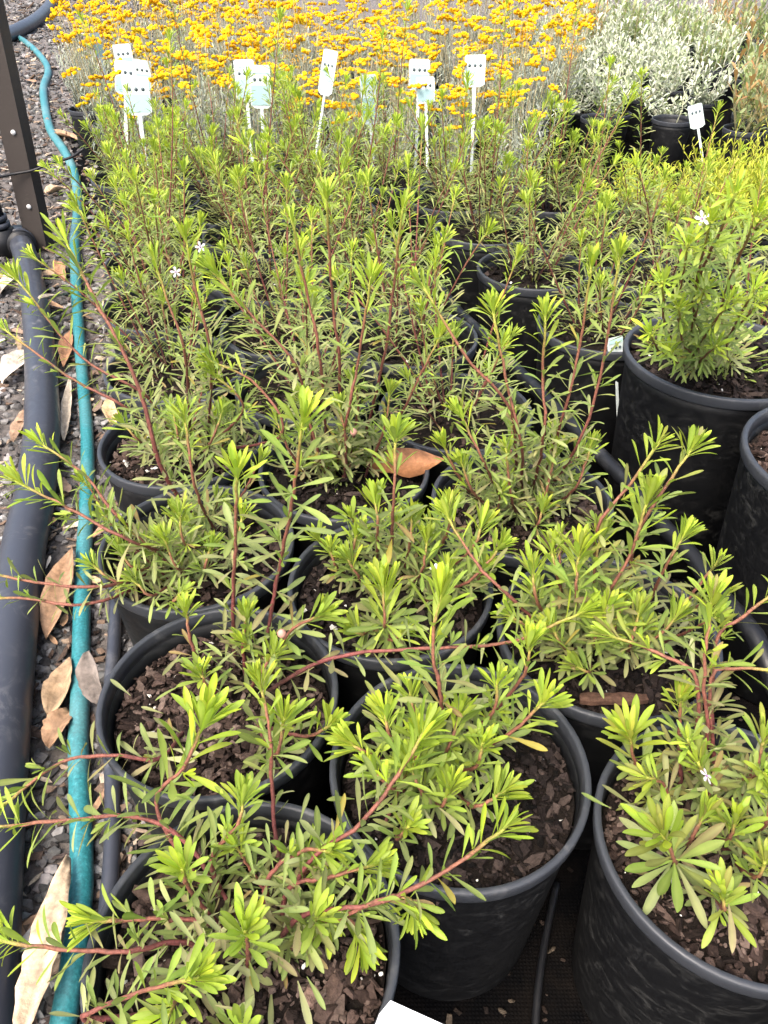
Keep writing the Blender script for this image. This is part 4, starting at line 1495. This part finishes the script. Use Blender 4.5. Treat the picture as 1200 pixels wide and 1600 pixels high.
# large pieces of bark on the mix
def bark(px, py, px2, py2, z, W, H, col, label):
    a, b = np.array(atz(px, py, z)), np.array(atz(px2, py2, z))
    d = b - a; L = np.linalg.norm(d); an = math.atan2(d[1], d[0])
    m = MB()
    rows = 7
    V, F = [], []
    for i in range(rows):
        x = -L / 2 + L * i / (rows - 1)
        w = W / 2 * RNG.uniform(0.8, 1.1) * (0.75 if i in (0, rows - 1) else 1)
        for (yy, zz2) in ((-w, 0), (-w * 0.8, H), (-w * 0.2, H * RNG.uniform(1.0, 1.4)), (w * 0.4, H * RNG.uniform(0.8, 1.2)), (w, H * 0.7), (w * 0.9, 0)):
            V.append((x + RNG.uniform(-1, 1) * L * 0.02, yy, zz2))
    for i in range(rows - 1):
        for k in range(6):
            F.append((i * 6 + k, i * 6 + (k + 1) % 6, (i + 1) * 6 + (k + 1) % 6, (i + 1) * 6 + k))
    F += [tuple(range(6)), tuple((rows - 1) * 6 + k for k in range(5, -1, -1))]
    m.add(V, F, (*col, 0))
    o = m.build('bark_piece', M['chip'], None, False)
    c = (a + b) / 2
    o.location = c; o.rotation_euler = (0.05, 0.05, an)
    tag(o, label, 'bark piece', 'large bark pieces')


RNG.seed(12)
zs = ZG + HP - 0.014
bark(905, 1095, 1010, 1092, zs, .012, .004, (0.085, 0.048, 0.034), 'long brown bark piece near the front of the pot behind the corner shrub')
bark(500, 1600, 530, 1530, zs - .004, .012, .005, (0.075, 0.05, 0.04), 'long bark piece at the front of the nearest bottom-left pot')
bark(840, 850, 905, 845, zs, .016, .005, (0.075, 0.05, 0.036), 'flat bark piece in the pot of long red stems')
bark(478, 1575, 492, 1545, zs - .004, .010, .004, (0.17, 0.11, 0.085), 'short splinter of bark beside the long piece in nearest pot')


# ------------------------------------------------------------------ plant tags
def plant_tag(px, py, Y, w, h, rz, tilt, label, pic=(0.27, 0.40, 0.40), group='plant tags among the yellow flowers', z=None):
    w, h = w * 0.98, h * 0.95
    c = aty(px, py + (26 if py < 140 else 4), Y) if z is None else atz(px, py, z)
    r = empty('plant_tag', c, rz)
    r.rotation_euler = (tilt * RNG.uniform(0.6, 1.5), RNG.gauss(0, 0.09), rz)
    m = MB()
    prof = [(-w * .5, -h * .42), (-w * .28, -h * .5), (w * .28, -h * .5), (w * .5, -h * .42), (w * .5, h * .46), (w * .42, h * .5), (-w * .42, h * .5), (-w * .5, h * .46)]
    n = len(prof); t = 0.0006
    V = [(x, -t, z_) for x, z_ in prof] + [(x, t, z_) for x, z_ in prof]
    F = [tuple(range(n)), tuple(range(2 * n - 1, n - 1, -1))] + [(i, i + n, (i + 1) % n + n, (i + 1) % n) for i in range(n)]
    m.add(V, F, (0.46, 0.53, 0.51, 0)); m.build('card', M['plain'], r, False)
    m = MB(); V, F = boxv(0, -0.0010, -h * .19, w * .9, 0.0006, h * .46); m.add(V, F, (*pic, 0)); m.build('picture_panel', M['plain'], r, False)
    m = MB(); V, F = boxv(0, -0.0010, h * .37, w * .9, 0.0006, h * .12); m.add(V, F, (0.36, 0.55, 0.52, 0)); m.build('title_band', M['plain'], r, False)
    for k in range(3):
        m = MB(); tube(m, [((k - 1) * w * .26, -0.0007, h * .17), ((k - 1) * w * .26, -0.0014, h * .17)], w * .07, 10, (0.05, 0.07, 0.08, 0)); m.build('symbol', M['plain'], r)
    sl = max(0.03, c.z - h * .5 - Z0 - 0.13)
    m = MB(); V, F = boxv(0, 0.0, -h * .5 - sl / 2, w * .15, 0.0011, sl); m.add(V, F, (0.52, 0.58, 0.57, 0)); m.build('stake', M['plain'], r, False)
    tag(r, label, 'plant tag', group)
    return r


tl = 'white and teal plant tag '
for args in [
    (152, 45, 2.68, 0.048, 0.068, 1.25, -.1, tl + 'seen nearly edge-on at the far left of the yellow flowers'),
    (194, 66, 2.53, 0.052, 0.077, .1, -.15, tl + 'behind the left group of three, highest'),
    (196, 96, 2.25, 0.057, 0.081, -.1, -.25, tl + 'in the left group, left of the front one'),
    (222, 92, 2.33, 0.048, 0.077, .05, -.2, tl + 'in the left group, behind the front one'),
    (214, 124, 2.13, 0.065, 0.090, .12, -.25, tl + 'nearest and largest in the left group'),
    (383, 100, 2.23, 0.052, 0.099, .03, -.2, tl + 'left one of the pair in the middle'),
    (407, 110, 2.13, 0.052, 0.099, .08, -.2, tl + 'right one of the pair in the middle'),
    (512, 88, 2.23, 0.052, 0.108, -.75, -.2, tl + 'turned away, right of the middle pair'),
    (577, 130, 2.09, 0.048, 0.113, .62, -.15, tl + 'tall and half turned in front of the yellow flowers'),
    (655, 92, 2.35, 0.057, 0.081, .15, -.2, tl + 'left one of two below the rightmost yellow flowers'),
    (742, 85, 2.38, 0.057, 0.081, -.1, -.2, tl + 'right one of two below the rightmost yellow flowers'),
    (665, 115, 2.21, 0.048, 0.063, .1, -.2, tl + 'small and low, below the right end of the yellow flowers'),
]:
    plant_tag(*args)
plant_tag(1088, 178, 2.18, .05, .06, .5, -.4, 'pale plant tag standing in the golden feathery plants', pic=(0.45, 0.5, 0.42), group='other plant tags')
plant_tag(962, 548, 1.03, .03, .05, .5, -.3, 'white plant tag behind the left rim of the large right-hand pot', pic=(0.6, 0.62, 0.64), group='other plant tags')
# blank white tag at the bottom edge, lying on the rim of the nearest pot
m = MB()
a_, b_, c_ = np.array(atz(592, 1585, .212)), np.array(atz(610, 1563, .216)), np.array(atz(705, 1606, .214))
e1 = c_ - b_; e2 = np.array([e1[1], -e1[0], 0.0]); e2 = e2 / np.linalg.norm(e2) * 0.06
q = [a_, b_, c_, c_ + e2, a_ + e2]
V = [p_ for p_ in q] + [p_ - np.array([0, 0, 0.001]) for p_ in q]
m.add(V, [tuple(range(5)), tuple(range(9, 4, -1))] + [(i, i + 5, (i + 1) % 5 + 5, (i + 1) % 5) for i in range(5)], (0.78, 0.79, 0.80, 0))
o = m.build('plant_tag', M['plain'], None, False)
tag(o, 'blank white plant tag poking in at the bottom edge', 'plant tag', 'other plant tags')
